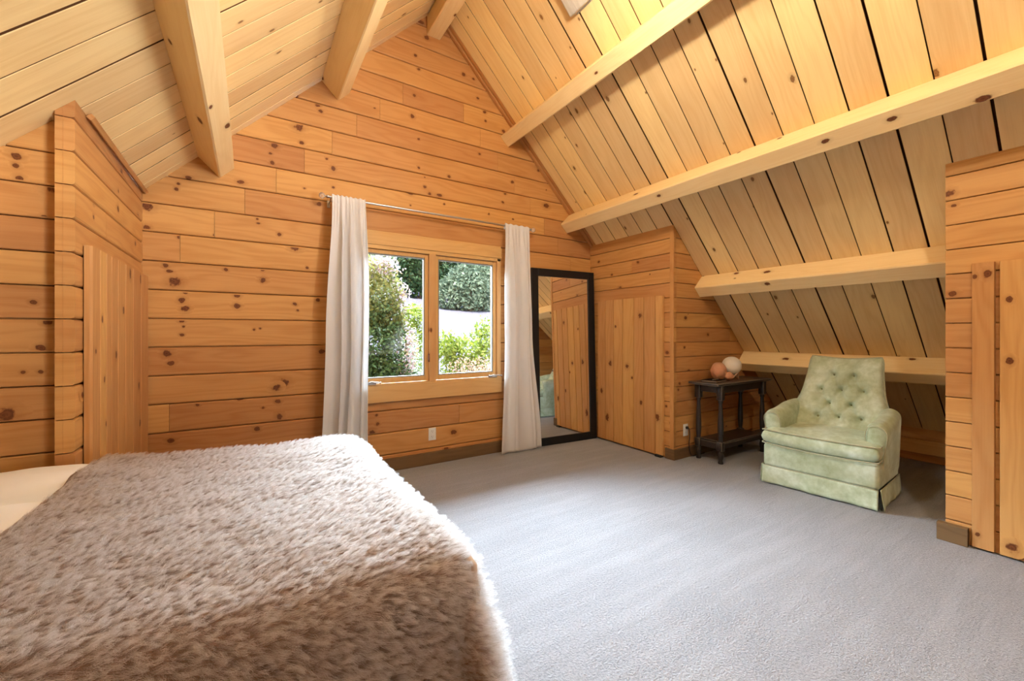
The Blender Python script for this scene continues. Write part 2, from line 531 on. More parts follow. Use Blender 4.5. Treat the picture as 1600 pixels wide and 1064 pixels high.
K_GABLE = [(-0.43,2.32,1.0),(-0.44,2.28,1.3),(-0.6,2.13,3.0),(-0.6,1.98,2.0),(0.05,2.14,1.0),(-0.22,1.98,1.0),(0.2,2.04,1.5),(0.31,1.95,3.0),(-0.42,1.94,1.5),(0.4,1.79,1.2),(-0.5,1.73,1.5),(-0.45,1.62,3.2),(-0.15,1.73,1.3),(0.09,1.75,1.3),(0.09,1.67,2.2),(-0.39,1.55,1.6),(-0.41,1.49,2.0),(-0.08,1.54,1.8),(-0.08,1.46,2.0),(0.48,1.53,1.6),(0.31,1.49,1.2),(0.49,2.33,1.6),(0.38,2.44,0.8),(-0.39,1.43,2.2),(-0.41,1.34,1.3),(-0.4,1.3,0.8),(-0.41,1.24,1.2),(0.03,1.28,1.0),(0.07,1.29,0.8),(-0.49,1.11,2.6),(-0.47,1.04,1.8),(0.22,0.85,3.6),(0.18,0.82,2.6),(0.19,0.71,1.7),(0.2,0.59,2.4),(0.09,0.67,1.0),(-0.47,0.49,1.8),(0.05,0.51,1.8),(-0.32,0.73,1.0),(0.51,1.1,2.0),(0.33,1.44,0.9),(0.48,3.15,1.4),(0.5,3.11,1.4),(0.34,2.93,3.0),(0.17,2.74,2.6),(0.14,2.67,1.0),(0.15,2.6,1.5),(0.36,2.81,1.5),(0.55,2.72,1.0),(0.6,2.65,2.0),(1.29,3.29,2.2),(1.31,3.49,1.5),(1.35,3.09,1.0),(1.35,2.82,1.2),(1.66,2.8,1.5),(1.41,2.65,1.4),(1.46,2.59,1.5),(1.41,2.74,0.8),(0.6,2.49,1.0),(1.61,2.52,1.0),(1.27,2.45,0.8),(1.43,4.08,2.0),(1.32,3.87,1.4),(1.82,3.86,1.8),(1.35,3.75,1.3),(1.98,3.67,1.3),(2.06,3.55,1.6),(2.07,3.46,1.3),(1.93,3.85,1.2),(2.29,3.41,1.8),(2.0,3.1,1.2),(2.75,3.09,1.5),(2.4,2.89,1.6),(2.31,2.75,1.5),(2.28,2.65,1.3),(2.86,2.71,3.0),(2.86,2.89,0.8),(2.11,2.5,1.0),(2.41,2.49,1.0),(3.29,2.36,1.2),(0.96,0.52,1.2),(0.92,0.37,2.6),(0.97,0.44,1.6),(1.71,0.27,2.6),(1.71,0.2,1.4),(1.63,0.12,2.0),(2.17,0.1,1.3)]
K_LEND = [(-0.81,1.98,1.4),(-0.81,1.94,1.0),(-0.8,1.89,1.2),(-0.69,1.87,3.0),(-0.73,1.74,1.0),(-0.72,1.3,1.4),(-0.74,1.19,1.3),(-0.84,0.92,2.8),(-0.76,1.38,1.0),(-0.79,1.09,0.8),(-0.74,1.09,0.8)]
K_LSIDE = [(3.21,2.18,1.8),(3.14,2.05,1.0),(2.71,1.87,1.2),(2.71,1.8,1.1),(3.14,1.95,1.8),(3.62,2.02,2.0),(3.55,1.83,1.6),(2.55,0.98,1.4)]
K_LDOOR = [(3.24,1.6,2.0),(3.52,1.6,2.0),(2.7,1.32,1.2),(3.09,1.38,1.8),(2.6,1.17,1.0),(2.94,1.14,1.8),(2.73,1.03,1.0),(3.47,0.92,2.0),(2.77,0.81,1.1),(3.5,0.68,2.0)]
K_RFRONT = [(3.62,2.11,1.5),(3.03,2.02,1.4),(3.41,1.93,1.4),(3.28,1.76,2.4),(2.87,1.87,0.8),(2.66,1.06,1.8),(2.67,0.52,1.3),(2.62,0.36,1.0)]
K_RDOOR = [(3.48,1.41,2.2),(3.32,1.33,1.3),(2.97,1.44,2.2),(3.4,0.91,2.6),(3.15,0.89,2.2),(3.08,0.77,1.4),(3.54,0.58,2.0),(3.45,0.28,3.0),(2.96,0.52,1.8),(2.75,0.4,2.8)]
K_REND = [(3.73,1.41,1.8),(3.71,1.11,1.4),(4.11,1.24,1.5),(3.63,0.75,1.4),(3.61,0.69,1.2),(3.77,1.45,0.8),(4.4,0.69,1.2)]
K_PDOOR = [(0.53,1.59,1.7),(0.58,1.58,1.0),(0.45,1.1,1.6),(0.45,1.44,1.3),(0.44,0.07,2.4),(0.41,0.04,2.8),(0.57,0.09,1.0),(0.2,1.2,1.6),(0.05,0.6,2.0)]
JOINTS = [(-0.03,8),(-0.22,7),(-0.42,6),(0.18,9),(0.38,10),(0.59,11),(0.79,12),(0.99,13),(1.2,14),(1.82,14),(2.01,13),(2.22,12),(2.43,11),(2.64,10),(2.83,9),(3.03,8),(3.22,7),(-0.48,0),(1.77,-1)]

# ------------------------------------------------------------------ floor and ceiling
XE0, XE1 = -2.7, 5.62
bm = bmesh.new(); add_box(bm, ((XE0 + XE1) / 2, (YG + YB) / 2, -0.05), (XE1 - XE0 + 0.5, YG - YB + 0.4, 0.1))
struct(bm_obj('floor', bm, M['carpet']))

def slope(name, sgn, rnd):
    rng = random.Random(rnd)
    mb = MB()
    U = V3((sgn * S2, 0, -S2)); N = V3((-sgn * S2, 0, -S2))
    O = V3((RIDGE_X, 0, RIDGE_Z))
    L = (XE1 - RIDGE_X if sgn > 0 else RIDGE_X - XE0) / S2
    y = YG - 0.095 if sgn > 0 else YG + 0.05
    pitch = 0.1915
    first = True
    while y > YB - 0.2:
        w = pitch if not first else 0.13
        gap = rng.choice([0.006, 0.007, 0.009, 0.013]) if not first else 0.006
        W = w - gap; b = 0.002
        prof = [(0, -b), (b, 0), (W - b, 0), (W, -b)]
        # some courses are butted from two boards
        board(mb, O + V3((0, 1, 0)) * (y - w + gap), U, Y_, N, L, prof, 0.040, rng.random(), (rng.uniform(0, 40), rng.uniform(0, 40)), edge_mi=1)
        y -= w; first = False
    # backing that shows dark in the grooves, and the outer skin
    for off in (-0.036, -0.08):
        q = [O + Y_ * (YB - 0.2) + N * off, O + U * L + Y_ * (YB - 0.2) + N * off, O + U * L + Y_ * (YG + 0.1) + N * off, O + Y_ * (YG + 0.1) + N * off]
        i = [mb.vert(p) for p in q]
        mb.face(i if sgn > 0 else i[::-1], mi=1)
    # the strip that closes the corner against the far gable
    if sgn > 0:
        for yy, h in ((YG - 0.045, 0.012), (YG - 0.092, 0.0)):
            prof = [(0, h - 0.006), (0.006, h), (0.038, h), (0.044, h - 0.006)]
            board(mb, O + Y_ * yy, U, Y_, N, L, prof, 0.02, 0.35, None, 2)
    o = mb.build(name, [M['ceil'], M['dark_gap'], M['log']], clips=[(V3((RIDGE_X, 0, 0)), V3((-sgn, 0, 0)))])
    return struct(o)
slope('ceiling_left', -1, 11)
slope('ceiling_right', 1, 5)

# ------------------------------------------------------------------ walls of logs
WIN = (0.80, 2.25, 0.751, 2.164)       # opening in the far gable
jd = {}
for u, k in JOINTS:
    jd.setdefault(k, []).append(u + 0.7)
mb = MB()
O = V3((-0.7, YG, 0))
log_wall(mb, O, X_, Z_, V3((0, -1, 0)), 4.35, 4.36, 0.2017, 0.5495, jd, [(u + 0.7, v, r) for u, v, r in K_GABLE], [(WIN[0] + 0.7, WIN[1] + 0.7, WIN[2], WIN[3])], T=0.10, rnd=3, bev=0.010)
far = struct(mb.build('wall_far', [M['log']], clips=roof_clip(0.005)))

def side_wall(name, O, U, N, L, H, pitch, v0, knots=(), clips=None, mat='log', T=0.035, rnd=1, holes=(), bev=0.006, jl=(1.2, 2.6)):
    mb = MB()
    log_wall(mb, V3(O), U, Z_, N, L, H, pitch, v0, None, knots, holes, bev, T, rnd, jl)
    return struct(mb.build(name, [M[mat]], clips=clips))

PS, V0S = 0.1413, 0.04
# left closet: front (faces +X) and end (faces the camera)
side_wall('wall_left', (XL, 2.465, 0), Y_, X_, YG - 2.465, 2.30, PS, V0S, [(y - 2.465, z, r) for y, z, r in K_LSIDE], roof_clip(0.001), rnd=21, T=0.06, bev=0.011)
side_wall('wall_left_end', (XE0, YLC, 0), X_, V3((0, -1, 0)), XL - 0.062 - XE0, 2.3, PS, V0S, [(x - XE0, z, r) for x, z, r in K_LEND], roof_clip(0.001), rnd=22, T=0.08)
side_wall('wall_left_near', (XL, YB, 0), Y_, X_, YP - YB, 2.30, PS, V0S, (), roof_clip(0.001), rnd=23)
side_wall('wall_left_alcove', (XE0 + 0.12, YB, 0), Y_, X_, YG - YB, 0.5, PS, V0S, (), roof_clip(-0.05), rnd=24)
# right closet: front (faces -X) and end (faces the camera)
PR, V0R = 0.1485, -0.025
side_wall('wall_right', (XR, YRC, 0), Y_, V3((-1, 0, 0)), YG - YRC, 2.36, PR, V0R, [(y - YRC, z, r) for y, z, r in K_RFRONT], roof_clip(0.001), rnd=31, T=0.05)
side_wall('wall_right_end', (XR + 0.002, YRC + 0.001, 0), X_, V3((0, -1, 0)), XE1 - XR, 2.36, PR, V0R, [(x - XR, z, r) for x, z, r in K_REND], roof_clip(0.001), rnd=32, T=0.05)
XP = 3.58
side_wall('wall_right_near', (XP, YB, 0), Y_, V3((-1, 0, 0)), YP - YB, 2.31, PR, V0R, [(0.69 - YB, 2.1, 2.2), (0.67 - YB, 2.02, 1.0), (0.675 - YB, 1.49, 1.8)], roof_clip(0.001), mat='door', rnd=37, T=0.05, jl=(3.4, 3.8))
side_wall('wall_right_near_end', (XP + 0.002, YP, 0), X_, Y_, XE1 - XP, 2.31, PR, V0R, (), roof_clip(0.001), rnd=34, T=0.05)
side_wall('wall_right_alcove', (5.54, YP, 0), Y_, V3((-1, 0, 0)), YRC - YP, 0.52, 0.19, 0.0, (), roof_clip(-0.05), rnd=35)
# near gable behind the camera, with an opening for the added window
mb = MB()
log_wall(mb, V3((XE0, YB, 0)), X_, Z_, Y_, XE1 - XE0, 4.36, 0.2017, 0.5495, None, (), [(1.65 - XE0, 3.25 - XE0, 0.85, 2.36)], T=0.10, rnd=41)
struct(mb.build('wall_near', [M['log']], clips=roof_clip(0.005)))
# corner post of the right closet and small strip under its roof line
def strip(name, boards, mat, clips=None):
    mb = MB()
    for O, U, V, N, L, W, T, tone in boards:
        b = min(0.003, W * 0.2)
        board(mb, V3(O), V3(U), V3(V), V3(N), L, [(0, -b), (b, 0), (W - b, 0), (W, -b)], T, tone)
    return struct(mb.build(name, [M[mat]], clips=clips))
strip('trim_1', [((XR - 0.006, YRC + 0.04, 0.0), Z_, (0, -1, 0), (-1, 0, 0), 2.3, 0.044, 0.012, 0.55)], 'log', roof_clip(0.001))
strip('trim_2', [((XL + 0.035, YLC + 0.06, RIDGE_Z - (RIDGE_X - XL - 0.035) - 0.046), Y_, (-S2, 0, -S2), (S2, 0, -S2), YG - YLC - 0.07, 0.024, 0.02, 0.4)], 'log')

# baseboards
def baseboard(name, O, U, N, L, h=0.115, T=0.03):
    return strip(name, [(V3(O) + V3(N) * T, U, Z_, N, L, h, T - 0.001, random.random())], 'base')
baseboard('baseboard_far', (-0.58, YG, 0), X_, V3((0, -1, 0)), 4.0)
baseboard('baseboard_right_end', (XR - 0.012, YRC, 0), X_, V3((0, -1, 0)), 1.9, 0.105, 0.02)
baseboard('baseboard_right', (XR, YRC - 0.02, 0), Y_, V3((-1, 0, 0)), 0.105, 0.105, 0.018)
strip('baseboard_right_near', [((XP - 0.045, 0.606, 0), Y_, Z_, (-1, 0, 0), 0.13, 0.105, 0.044, 0.35)], 'base')
strip('baseboard_alcove', [((5.50, YP + 0.03, 0.085), Y_, Z_, (-1, 0, 0), YRC - YP - 0.06, 0.13, 0.03, 0.9)], 'endgrain')

# ------------------------------------------------------------------ ceiling beams
def timber(name, label, O, U, V, N, L, W, D, tone=0.5, rnd=0, group=None, waney=0.004):
    """squared timber: W across (V), D deep along N, hanging from its mount face at O"""
    rng = random.Random(rnd)
    mb = MB(); b = 0.008
    O, U, V, N = V3(O), V3(U), V3(V), V3(N)
    sec = [(-W / 2, 0), (-W / 2, D - b), (-W / 2 + b, D), (W / 2 - b, D), (W / 2, D - b), (W / 2, 0)]
    per = [0]
    for p, q in zip(sec, sec[1:]):
        per.append(per[-1] + math.hypot(p[0] - q[0], p[1] - q[1]))
    n = 60; uo = (rng.uniform(0, 40), rng.uniform(0, 40)); rows = []
    for i in range(n + 1):
        s = L * i / n
        row = []
        for j, (a, d) in enumerate(sec):
            w = waney * mnoise.noise(V3((s * 1.7, j * 3.3, rnd))) if 0 < j < 5 else 0
            row.append(mb.vert(O + U * s + V * (a + w) + N * (d - abs(w))))
        rows.append(row)
    for i in range(n):
        for j in range(5):
            q = [rows[i][j], rows[i + 1][j], rows[i + 1][j + 1], rows[i][j + 1]]
            s0, s1 = L * i / n, L * (i + 1) / n
            mb.face(q, [(uo[0] + s0, uo[1] + per[j]), (uo[0] + s1, uo[1] + per[j]), (uo[0] + s1, uo[1] + per[j + 1]), (uo[0] + s0, uo[1] + per[j + 1])], tone=tone, smooth=False)
    mb.face(rows[0][::-1]); mb.face(rows[-1])
    for i in range(n):
        mb.face([rows[i][5], rows[i + 1][5], rows[i + 1][0], rows[i][0]], tone=tone)
    o = mb.build(name, [M['beam']])
    return tag(o, label, 'ceiling beam', group)

LEN = YG - YB - 0.004
def purlin(side, xb, y0, y1, label, rnd, W=0.135, D=0.186):
    """xb: x of the mount-face centre on the roof plane"""
    z = RIDGE_Z - abs(xb - RIDGE_X)
    sg = 1 if side == 'R' else -1
    timber('ceiling_beam', label, (xb - sg * 0.001, y0, z - 0.001), Y_, (sg * S2, 0, -S2), (-sg * S2, 0, -S2), y1 - y0, W, D, 0.5, rnd)
# bottom corners of the photographed sections fix these mount points
purlin('L', -0.271, YB + 0.002, YG - 0.002, 'thick square timber beam over the bed on the left ceiling slope, ending on the gable above the closet', 61)
purlin('L', 0.555, YB + 0.002, YG - 0.002, 'timber beam high on the left ceiling slope, next below the ridge', 62)
purlin('R', 2.432, YB + 0.002, YG - 0.002, 'timber beam high on the right ceiling slope, crossing above the window', 63)
purlin('R', 3.251, YB + 0.002, YG - 0.002, 'long timber beam across the middle of the right ceiling slope, ending above the mirror', 64)
purlin('R', 4.055, YP + 0.002, YRC - 0.002, 'short timber beam spanning the alcove above the armchair, right slope', 65)
purlin('R', 4.86, YP + 0.002, YRC - 0.002, 'lowest timber beam, just behind the top of the green armchair', 66)
purlin('L', -1.09, YP, YLC - 0.002, 'timber beam across the bed alcove on the low left slope', 67)
timber('ceiling_beam', 'ridge beam at the very peak of the gable', (RIDGE_X + 0.0, YB + 0.002, 4.285), Y_, (1, 0, 0), (0, 0, -1), LEN, 0.135, 0.18, 0.35, 68)

# ------------------------------------------------------------------ plank doors
def plank_door(name, X, N, ys, z0, z1, knots, rnd, T=0.03, edge_low=None):
    rng = random.Random(rnd)
    mb = MB(); recs = []
    f = 1 if N.x > 0 else -1
    for a, b in zip(ys, ys[1:]):
        a, b = min(a, b), max(a, b)
        W = b - a; bv = 0.0065
        tone = rng.random(); uvo = (rng.uniform(0, 40), rng.uniform(0, 40))
        prof = [(0.0028, -bv * 1.5), (bv * 0.8, 0), (W - bv * 0.8, 0), (W - 0.0028, -bv * 1.5)]
        board(mb, V3((X, a, z0)), Z_, Y_, N, z1 - z0, prof, T - 0.002, tone, uvo)
        recs.append((0, z1 - z0, (a + bv * 1.1), (b - bv * 1.1), uvo, tone, a))
    for y, z, r in knots:
        for rec in recs:
            if rec[2] - .005 <= y <= rec[3] + .005:
                knot_patch(mb, V3((X, 0, z0)), Z_, Y_, N, rec, z - z0, min(max(y, rec[2] + .006), rec[3] - .006), r * 0.0105, 0, rng.uniform(1.15, 1.6)); break
    return struct(mb.build(name, [M['door']]))
plank_door('door_1', XL + 0.032, X_, [2.556, 2.674, 2.776, 2.865, 2.986, 3.147, 3.33, 3.54, 3.755], 0.02, 1.643, K_LDOOR, 71)
d2 = plank_door('door_2', XR - 0.032, V3((-1, 0, 0)), [3.607, 3.481, 3.351, 3.217, 3.062, 2.925, 2.779, 2.69], 0.02, 1.635, K_RDOOR, 72)
plank_door('door_3', XP - 0.03, V3((-1, 0, 0)), [0.596, 0.502], 0.012, 1.658, K_PDOOR[:2] + K_PDOOR[6:7], 73)
plank_door('door_4', XP - 0.03, V3((-1, 0, 0)), [0.490, 0.27, 0.06, -0.14, -0.36], 0.012, 1.658, K_PDOOR[2:6] + K_PDOOR[7:], 74)
bm = bmesh.new(); add_box(bm, (XR - 0.03, 2.735, 0.0125), (0.05, 0.075, 0.025), 0.006)
bm_obj('door_foot', bm, M['rubber'], d2)
bm = bmesh.new(); add_box(bm, (XR - 0.03, 3.69, 0.05), (0.05, 0.05, 0.1), 0.004)
struct(bm_obj('trim_3', bm, M['base']))

# ------------------------------------------------------------------ window_1: twin casement in the far gable
win = struct(bpy.data.objects.new('window_1', None)); link(win); win.location = (1.49, YG, 0.75)
def wbox(bm, x0, x1, y0, y1, z0, z1, bev=0.003):
    add_box(bm, ((x0 + x1) / 2 - 1.49, (y0 + y1) / 2 - YG, (z0 + z1) / 2 - 0.75), (x1 - x0, y1 - y0, z1 - z0), bev)
def wood_uv(o, along=None):
    """box uv in metres with the grain on the longest local axis"""
    me = o.data
    if not me.uv_layers: me.uv_layers.new(name='UVMap')
    if 'knot' not in me.uv_layers:
        k = me.uv_layers.new(name='knot'); k.data.foreach_set('uv', np.full(len(me.loops) * 2, 9.0, 'f'))
    if 'tone' not in me.attributes:
        a = me.attributes.new('tone', 'FLOAT', 'FACE'); a.data.foreach_set('value', np.full(len(me.polygons), random.random(), 'f'))
    uv = me.uv_layers['UVMap'].data
    co = [v.co for v in me.vertices]
    o0, o1 = random.uniform(0, 40), random.uniform(0, 40)
    if along is None:
        mn = [min(c[i] for c in co) for i in range(3)]; mx = [max(c[i] for c in co) for i in range(3)]
        d = [mx[i] - mn[i] for i in range(3)]; along = d.index(max(d))
    oth = [i for i in range(3) if i != along]
    for p in me.polygons:
        for li in p.loop_indices:
            c = co[me.loops[li].vertex_index]
            uv[li].uv = (o0 + c[along], o1 + c[oth[0]] + c[oth[1]])
    return o
YF = YG + 0.02     # casing plane recess
# outer frame: jambs, head, sill, mullion
for nm, bx in (('jamb', (0.80, 0.845, YG - 0.012, YG + 0.14, 0.79, 2.04)), ('jamb', (2.205, 2.25, YG - 0.012, YG + 0.14, 0.79, 2.04)),
               ('head', (0.80, 2.25, YG - 0.012, YG + 0.14, 2.012, 2.05)), ('sill', (0.80, 2.25, YG - 0.02, YG + 0.14, 0.75, 0.795)),
               ('mullion', (1.452, 1.518, YG - 0.018, YG + 0.14, 0.795, 2.012))):
    bm = bmesh.new(); wbox(bm, *bx); wood_uv(bm_obj(nm, bm, M['frame'], win))
# face boards over and under the opening
for nm, bx in (('head_casing', (0.795, 2.255, YG - 0.022, YG + 0.03, 2.045, 2.150)), ('apron', (0.795, 2.255, YG - 0.024, YG - 0.001, 0.632, 0.785)),
               ('upper_strip', (0.795, 2.255, YG - 0.008, YG + 0.05, 2.150, 2.172))):
    bm = bmesh.new(); wbox(bm, *bx, 0.004); wood_uv(bm_obj(nm, bm, M['frame'], win))
def sash(x0, x1, crank_x):
    bm = bmesh.new(); s = 0.034; y0, y1 = YG + 0.012, YG + 0.055; z0, z1 = 0.80, 2.008
    for bx in ((x0, x0 + s, z0, z1), (x1 - s, x1, z0, z1), (x0 + s, x1 - s, z0, z0 + s + 0.012), (x0 + s, x1 - s, z1 - s, z1)):
        wbox(bm, bx[0], bx[1], y0, y1, bx[2], bx[3], 0.004)
    so = wood_uv(bm_obj('sash', bm, M['frame'], win), 2)
    bm = bmesh.new(); q = 0.010; a0, a1, c0, c1 = x0 + s, x1 - s, z0 + s + 0.012, z1 - s
    for bx in ((a0, a0 + q, c0, c1), (a1 - q, a1, c0, c1), (a0 + q, a1 - q, c0, c0 + q), (a0 + q, a1 - q, c1 - q, c1)):
        wbox(bm, bx[0], bx[1], YG + 0.02, YG + 0.05, bx[2], bx[3], 0.0)
    bm_obj('glazing_seal', bm, M['seal'], so)
    bm = bmesh.new(); wbox(bm, a0 + q - 0.004, a1 - q + 0.004, YG + 0.034, YG + 0.038, c0 + q - 0.004, c1 - q + 0.004, 0.0)
    bm_obj('pane', bm, M['glass'], so)
    bm = bmesh.new()      # crank operator: base, arm and knob
    wbox(bm, crank_x - 0.05, crank_x + 0.05, YG - 0.035, YG - 0.006, 0.796, 0.818, 0.005)
    c = V3((crank_x - 1.49, -0.03, 0.062))
    add_tube(bm, [c + V3((-0.03, -0.006, 0)), c + V3((0.0, -0.02, 0.012)), c + V3((0.05, -0.026, 0.006)), c + V3((0.075, -0.026, 0.0))], 0.006, 8)
    add_lathe(bm, [(0.004, 0), (0.009, 0.004), (0.009, 0.016), (0.005, 0.02)], c + V3((0.075, -0.03, 0.0)), 10, (0, -1, 0.3))
    bm_obj('crank_handle', bm, M['steel'], win, 40)
sash(0.847, 1.450, 0.90); sash(1.520, 2.203, 2.145)
bm = bmesh.new(); wbox(bm, 1.438, 1.450, YG - 0.03, YG - 0.01, 0.98, 1.06, 0.003); wbox(bm, 1.436, 1.444, YG - 0.045, YG - 0.028, 1.0, 1.045, 0.002)
bm_obj('sash_lock', bm, M['frame'], win)

# window_2_added: unseen window added behind the camera for the fill lamp, blind closed
w2 = struct(bpy.data.objects.new('window_2_added', None)); link(w2); w2.location = (2.45, YB, 0.85)
bm = bmesh.new()
for c, d in (((-0.775, -0.03, 0.755), (0.05, 0.12, 1.51)), ((0.775, -0.03, 0.755), (0.05, 0.12, 1.51)), ((0, -0.03, 0.02), (1.6, 0.12, 0.05)), ((0, -0.03, 1.49), (1.6, 0.12, 0.05)), ((0, -0.03, 0.755), (0.05, 0.1, 1.5))):
    add_box(bm, c, d, 0.004)
wood_uv(bm_obj('frame', bm, M['frame'], w2))
bm = bmesh.new(); add_box(bm, (0, -0.01, 0.755), (1.52, 0.006, 1.46)); bm_obj('added_blind', bm, M['plastic'], w2)  # added blind, keeps the sky behind from reflecting in the far panes

# ------------------------------------------------------------------ ridge lamp, just above the picture
def hanging_lamp(loc, label, power):
    t = thing('hanging_lamp', label, 'lamp', loc, 0, 'lamps hanging from the ridge beam')
    bm = bmesh.new(); add_tube(bm, [(0, 0, 0.05), (0, 0, 4.104 - loc[2])], 0.004, 8); bm_obj('cord', bm, M['rubber'], t)
    bm = bmesh.new(); add_lathe(bm, [(0.012, 0.055), (0.03, 0.058), (0.03, 0.085), (0.008, 0.1)], n=16); bm_obj('socket', bm, M['steel'], t, 40)
    g = NT('warm_lamp_globe'); em = g.n('Emission'); em.inputs[0].default_value = (1.0, 0.91, 0.77, 1); em.inputs[1].default_value = power * 100
    g.l(em.outputs[0], g.out.inputs[0])
    bm = bmesh.new(); bmesh.ops.create_uvsphere(bm, u_segments=24, v_segments=14, radius=0.06); bm_obj('globe', bm, g.m, t, 180)
hanging_lamp((1.5, 1.55, 3.20), 'round glass lamp hanging from the ridge beam nearest the window gable', LAMP * 0.66)
hanging_lamp((1.5, -0.25, 3.40), 'round glass lamp hanging from the ridge beam behind the viewer', LAMP * 1.0)

# ------------------------------------------------------------------ curtain rod and curtains
ROD_Y, ROD_Z = 3.665, 2.375
rod = thing('curtain_rod', 'thin steel curtain rod with clear round finials above the window', 'curtain rod', (1.55, ROD_Y, ROD_Z))
bm = bmesh.new(); add_tube(bm, [(-1.02, 0, 0), (-0.4, 0, 0), (0.4, 0, 0), (1.0, 0, 0)], 0.0095, 12); bm_obj('pole', bm, M['steel'], rod, 60)
for sx in (-1, 1):
    bm = bmesh.new(); x = sx * 1.0
    add_lathe(bm, [(0.010, 0.0), (0.014, 0.004), (0.014, 0.016), (0.008, 0.022), (0.008, 0.030)], (x, 0, 0), 14, (sx, 0, 0))
    col = bm_obj('finial_collar', bm, M['steel'], rod, 50)
    bm = bmesh.new(); bmesh.ops.create_icosphere(bm, subdivisions=2, radius=0.026); bmesh.ops.translate(bm, verts=bm.verts[:], vec=(x + sx * 0.052, 0, 0))
    bm_obj('finial_ball', bm, M['crystal'], rod, 20)
    bm = bmesh.new(); xb = x - sx * 0.012
    add_tube(bm, [(xb, 0.0, -0.012), (xb, 0.03, -0.03), (xb, YG - ROD_Y - 0.012, -0.035)], 0.005, 8)
    add_box(bm, (xb, YG - ROD_Y - 0.007, -0.035), (0.025, 0.01, 0.06), 0.003)
    bm_obj('bracket', bm, M['steel'], rod, 50)

def curtain(label, top, mid, bot, zb, folds, seed, amp=(0.016, 0.035), split=None):
    """top, mid, bot: (x_left, x_right) of the cloth at the rod, half way and hem"""
    rng = random.Random(seed)
    ph = rng.uniform(0, 6)
    fr = [rng.uniform(0.7, 1.3) for _ in range(4)]
    def fn(s, t):
        # the first rows wrap the rod from behind
        if t < 0.07:
            a = t / 0.07 * PI
            y = ROD_Y + math.cos(a) * 0.017; z = ROD_Z + 0.022 * math.sin(a) ** 0.6 - (0.04 * (1 - t / 0.07) if t < 0.035 else 0)
            d = 0.0
        else:
            d = (t - 0.07) / 0.93
            y = ROD_Y - 0.017; z = ROD_Z - d * (ROD_Z - zb)
        if d < 0.5:
            k = sstep(0, 1, d / 0.5); xl = top[0] + (mid[0] - top[0]) * k; xr = top[1] + (mid[1] - top[1]) * k
        else:
            k = sstep(0, 1, (d - 0.5) / 0.5) * 0.5 + (d - 0.5); xl = mid[0] + (bot[0] - mid[0]) * k; xr = mid[1] + (bot[1] - mid[1]) * k
        s2 = s + 0.035 * math.sin(2 * PI * s * 2 + ph)
        A = amp[0] + (amp[1] - amp[0]) * sstep(0.0, 0.35, d)
        w = math.sin(2 * PI * s2 * folds + ph) + 0.35 * math.sin(2 * PI * s2 * folds * 2.3 * fr[0] + ph * 2 + d * 1.3)
        gather = math.exp(-((d - 0.03) / 0.06) ** 2)
        w += gather * 0.5 * math.sin(2 * PI * s * (folds * 3) + ph) 
        y -= A * (w + 1.2) * (0.15 if t < 0.07 else 1.0) * (0.35 + 0.65 * sstep(0.0, 0.12, d) if t >= 0.07 else 1)
        y -= 0.012 * sstep(0.85, 1, d) * math.sin(s * 9 + ph)
        x = xl + (xr - xl) * s + 0.012 * math.cos(2 * PI * s2 * folds + ph) * sstep(0.02, 0.3, d) + 0.006 * math.sin(d * 7 + s * 5 + ph)
        z += 0.008 * math.sin(s * 2 * PI * folds + ph) * sstep(0.9, 1, d)
        if t < 0.07:
            z += 0.004 * math.sin(2 * PI * s * folds * 2)
        return V3((x, y, z))
    bm = bmesh.new(); grid_surface(bm, fn, 110, 90)
    o = bm_obj('curtain', bm, M['curtain'], None, 180)
    so = o.modifiers.new('cloth_thickness', 'SOLIDIFY'); so.thickness = 0.0022
    tag(o, label, 'curtain')
    return o
curtain('white curtain pulled to the left of the window, hanging behind the bed', (0.565, 0.835), (0.53, 0.845), (0.475, 0.83), 0.012, 3.6, 4)
curtain('white curtain on the right of the window, flaring to the floor beside the mirror', (2.235, 2.535), (2.225, 2.585), (2.185, 2.70), 0.012, 2.3, 9, (0.012, 0.022))

# ------------------------------------------------------------------ leaning mirror
mir = thing('floor_mirror', 'tall mirror with wide black frame leaning on the log wall beside the closet', 'mirror', (3.07, 3.666, 0.0), math.radians(-4.5))
def mirror_parts():
    H, W, F, T = 1.985, 0.872, 0.086, 0.03
    lean = math.atan2(3.728 - 3.668, H)
    Rm = Matrix.Rotation(-lean, 3, 'X')
    def P(x, y, z): return Rm @ V3((x, y, z))
    bm = bmesh.new()
    for c, d in (((-W / 2 + F / 2, 0, H / 2), (F, T, H)), ((W / 2 - F / 2, 0, H / 2), (F, T, H)), ((0, 0, F / 2), (W - 2 * F, T, F)), ((0, 0, H - F / 2), (W - 2 * F, T, F))):
        add_box(bm, P(*c), d, 0.004, 2, Rm)
    add_box(bm, P(0, 0.012, H / 2), (W - 0.02, 0.005, H - 0.02), 0, 1, Rm)
    bm_obj('frame', bm, M['black'], mir)
    bm = bmesh.new(); add_box(bm, P(0, 0.002, H / 2), (W - 2 * F + 0.01, 0.006, H - 2 * F + 0.01), 0, 1, Rm)
    bm_obj('mirror_glass', bm, M['mirror'], mir)
mirror_parts()

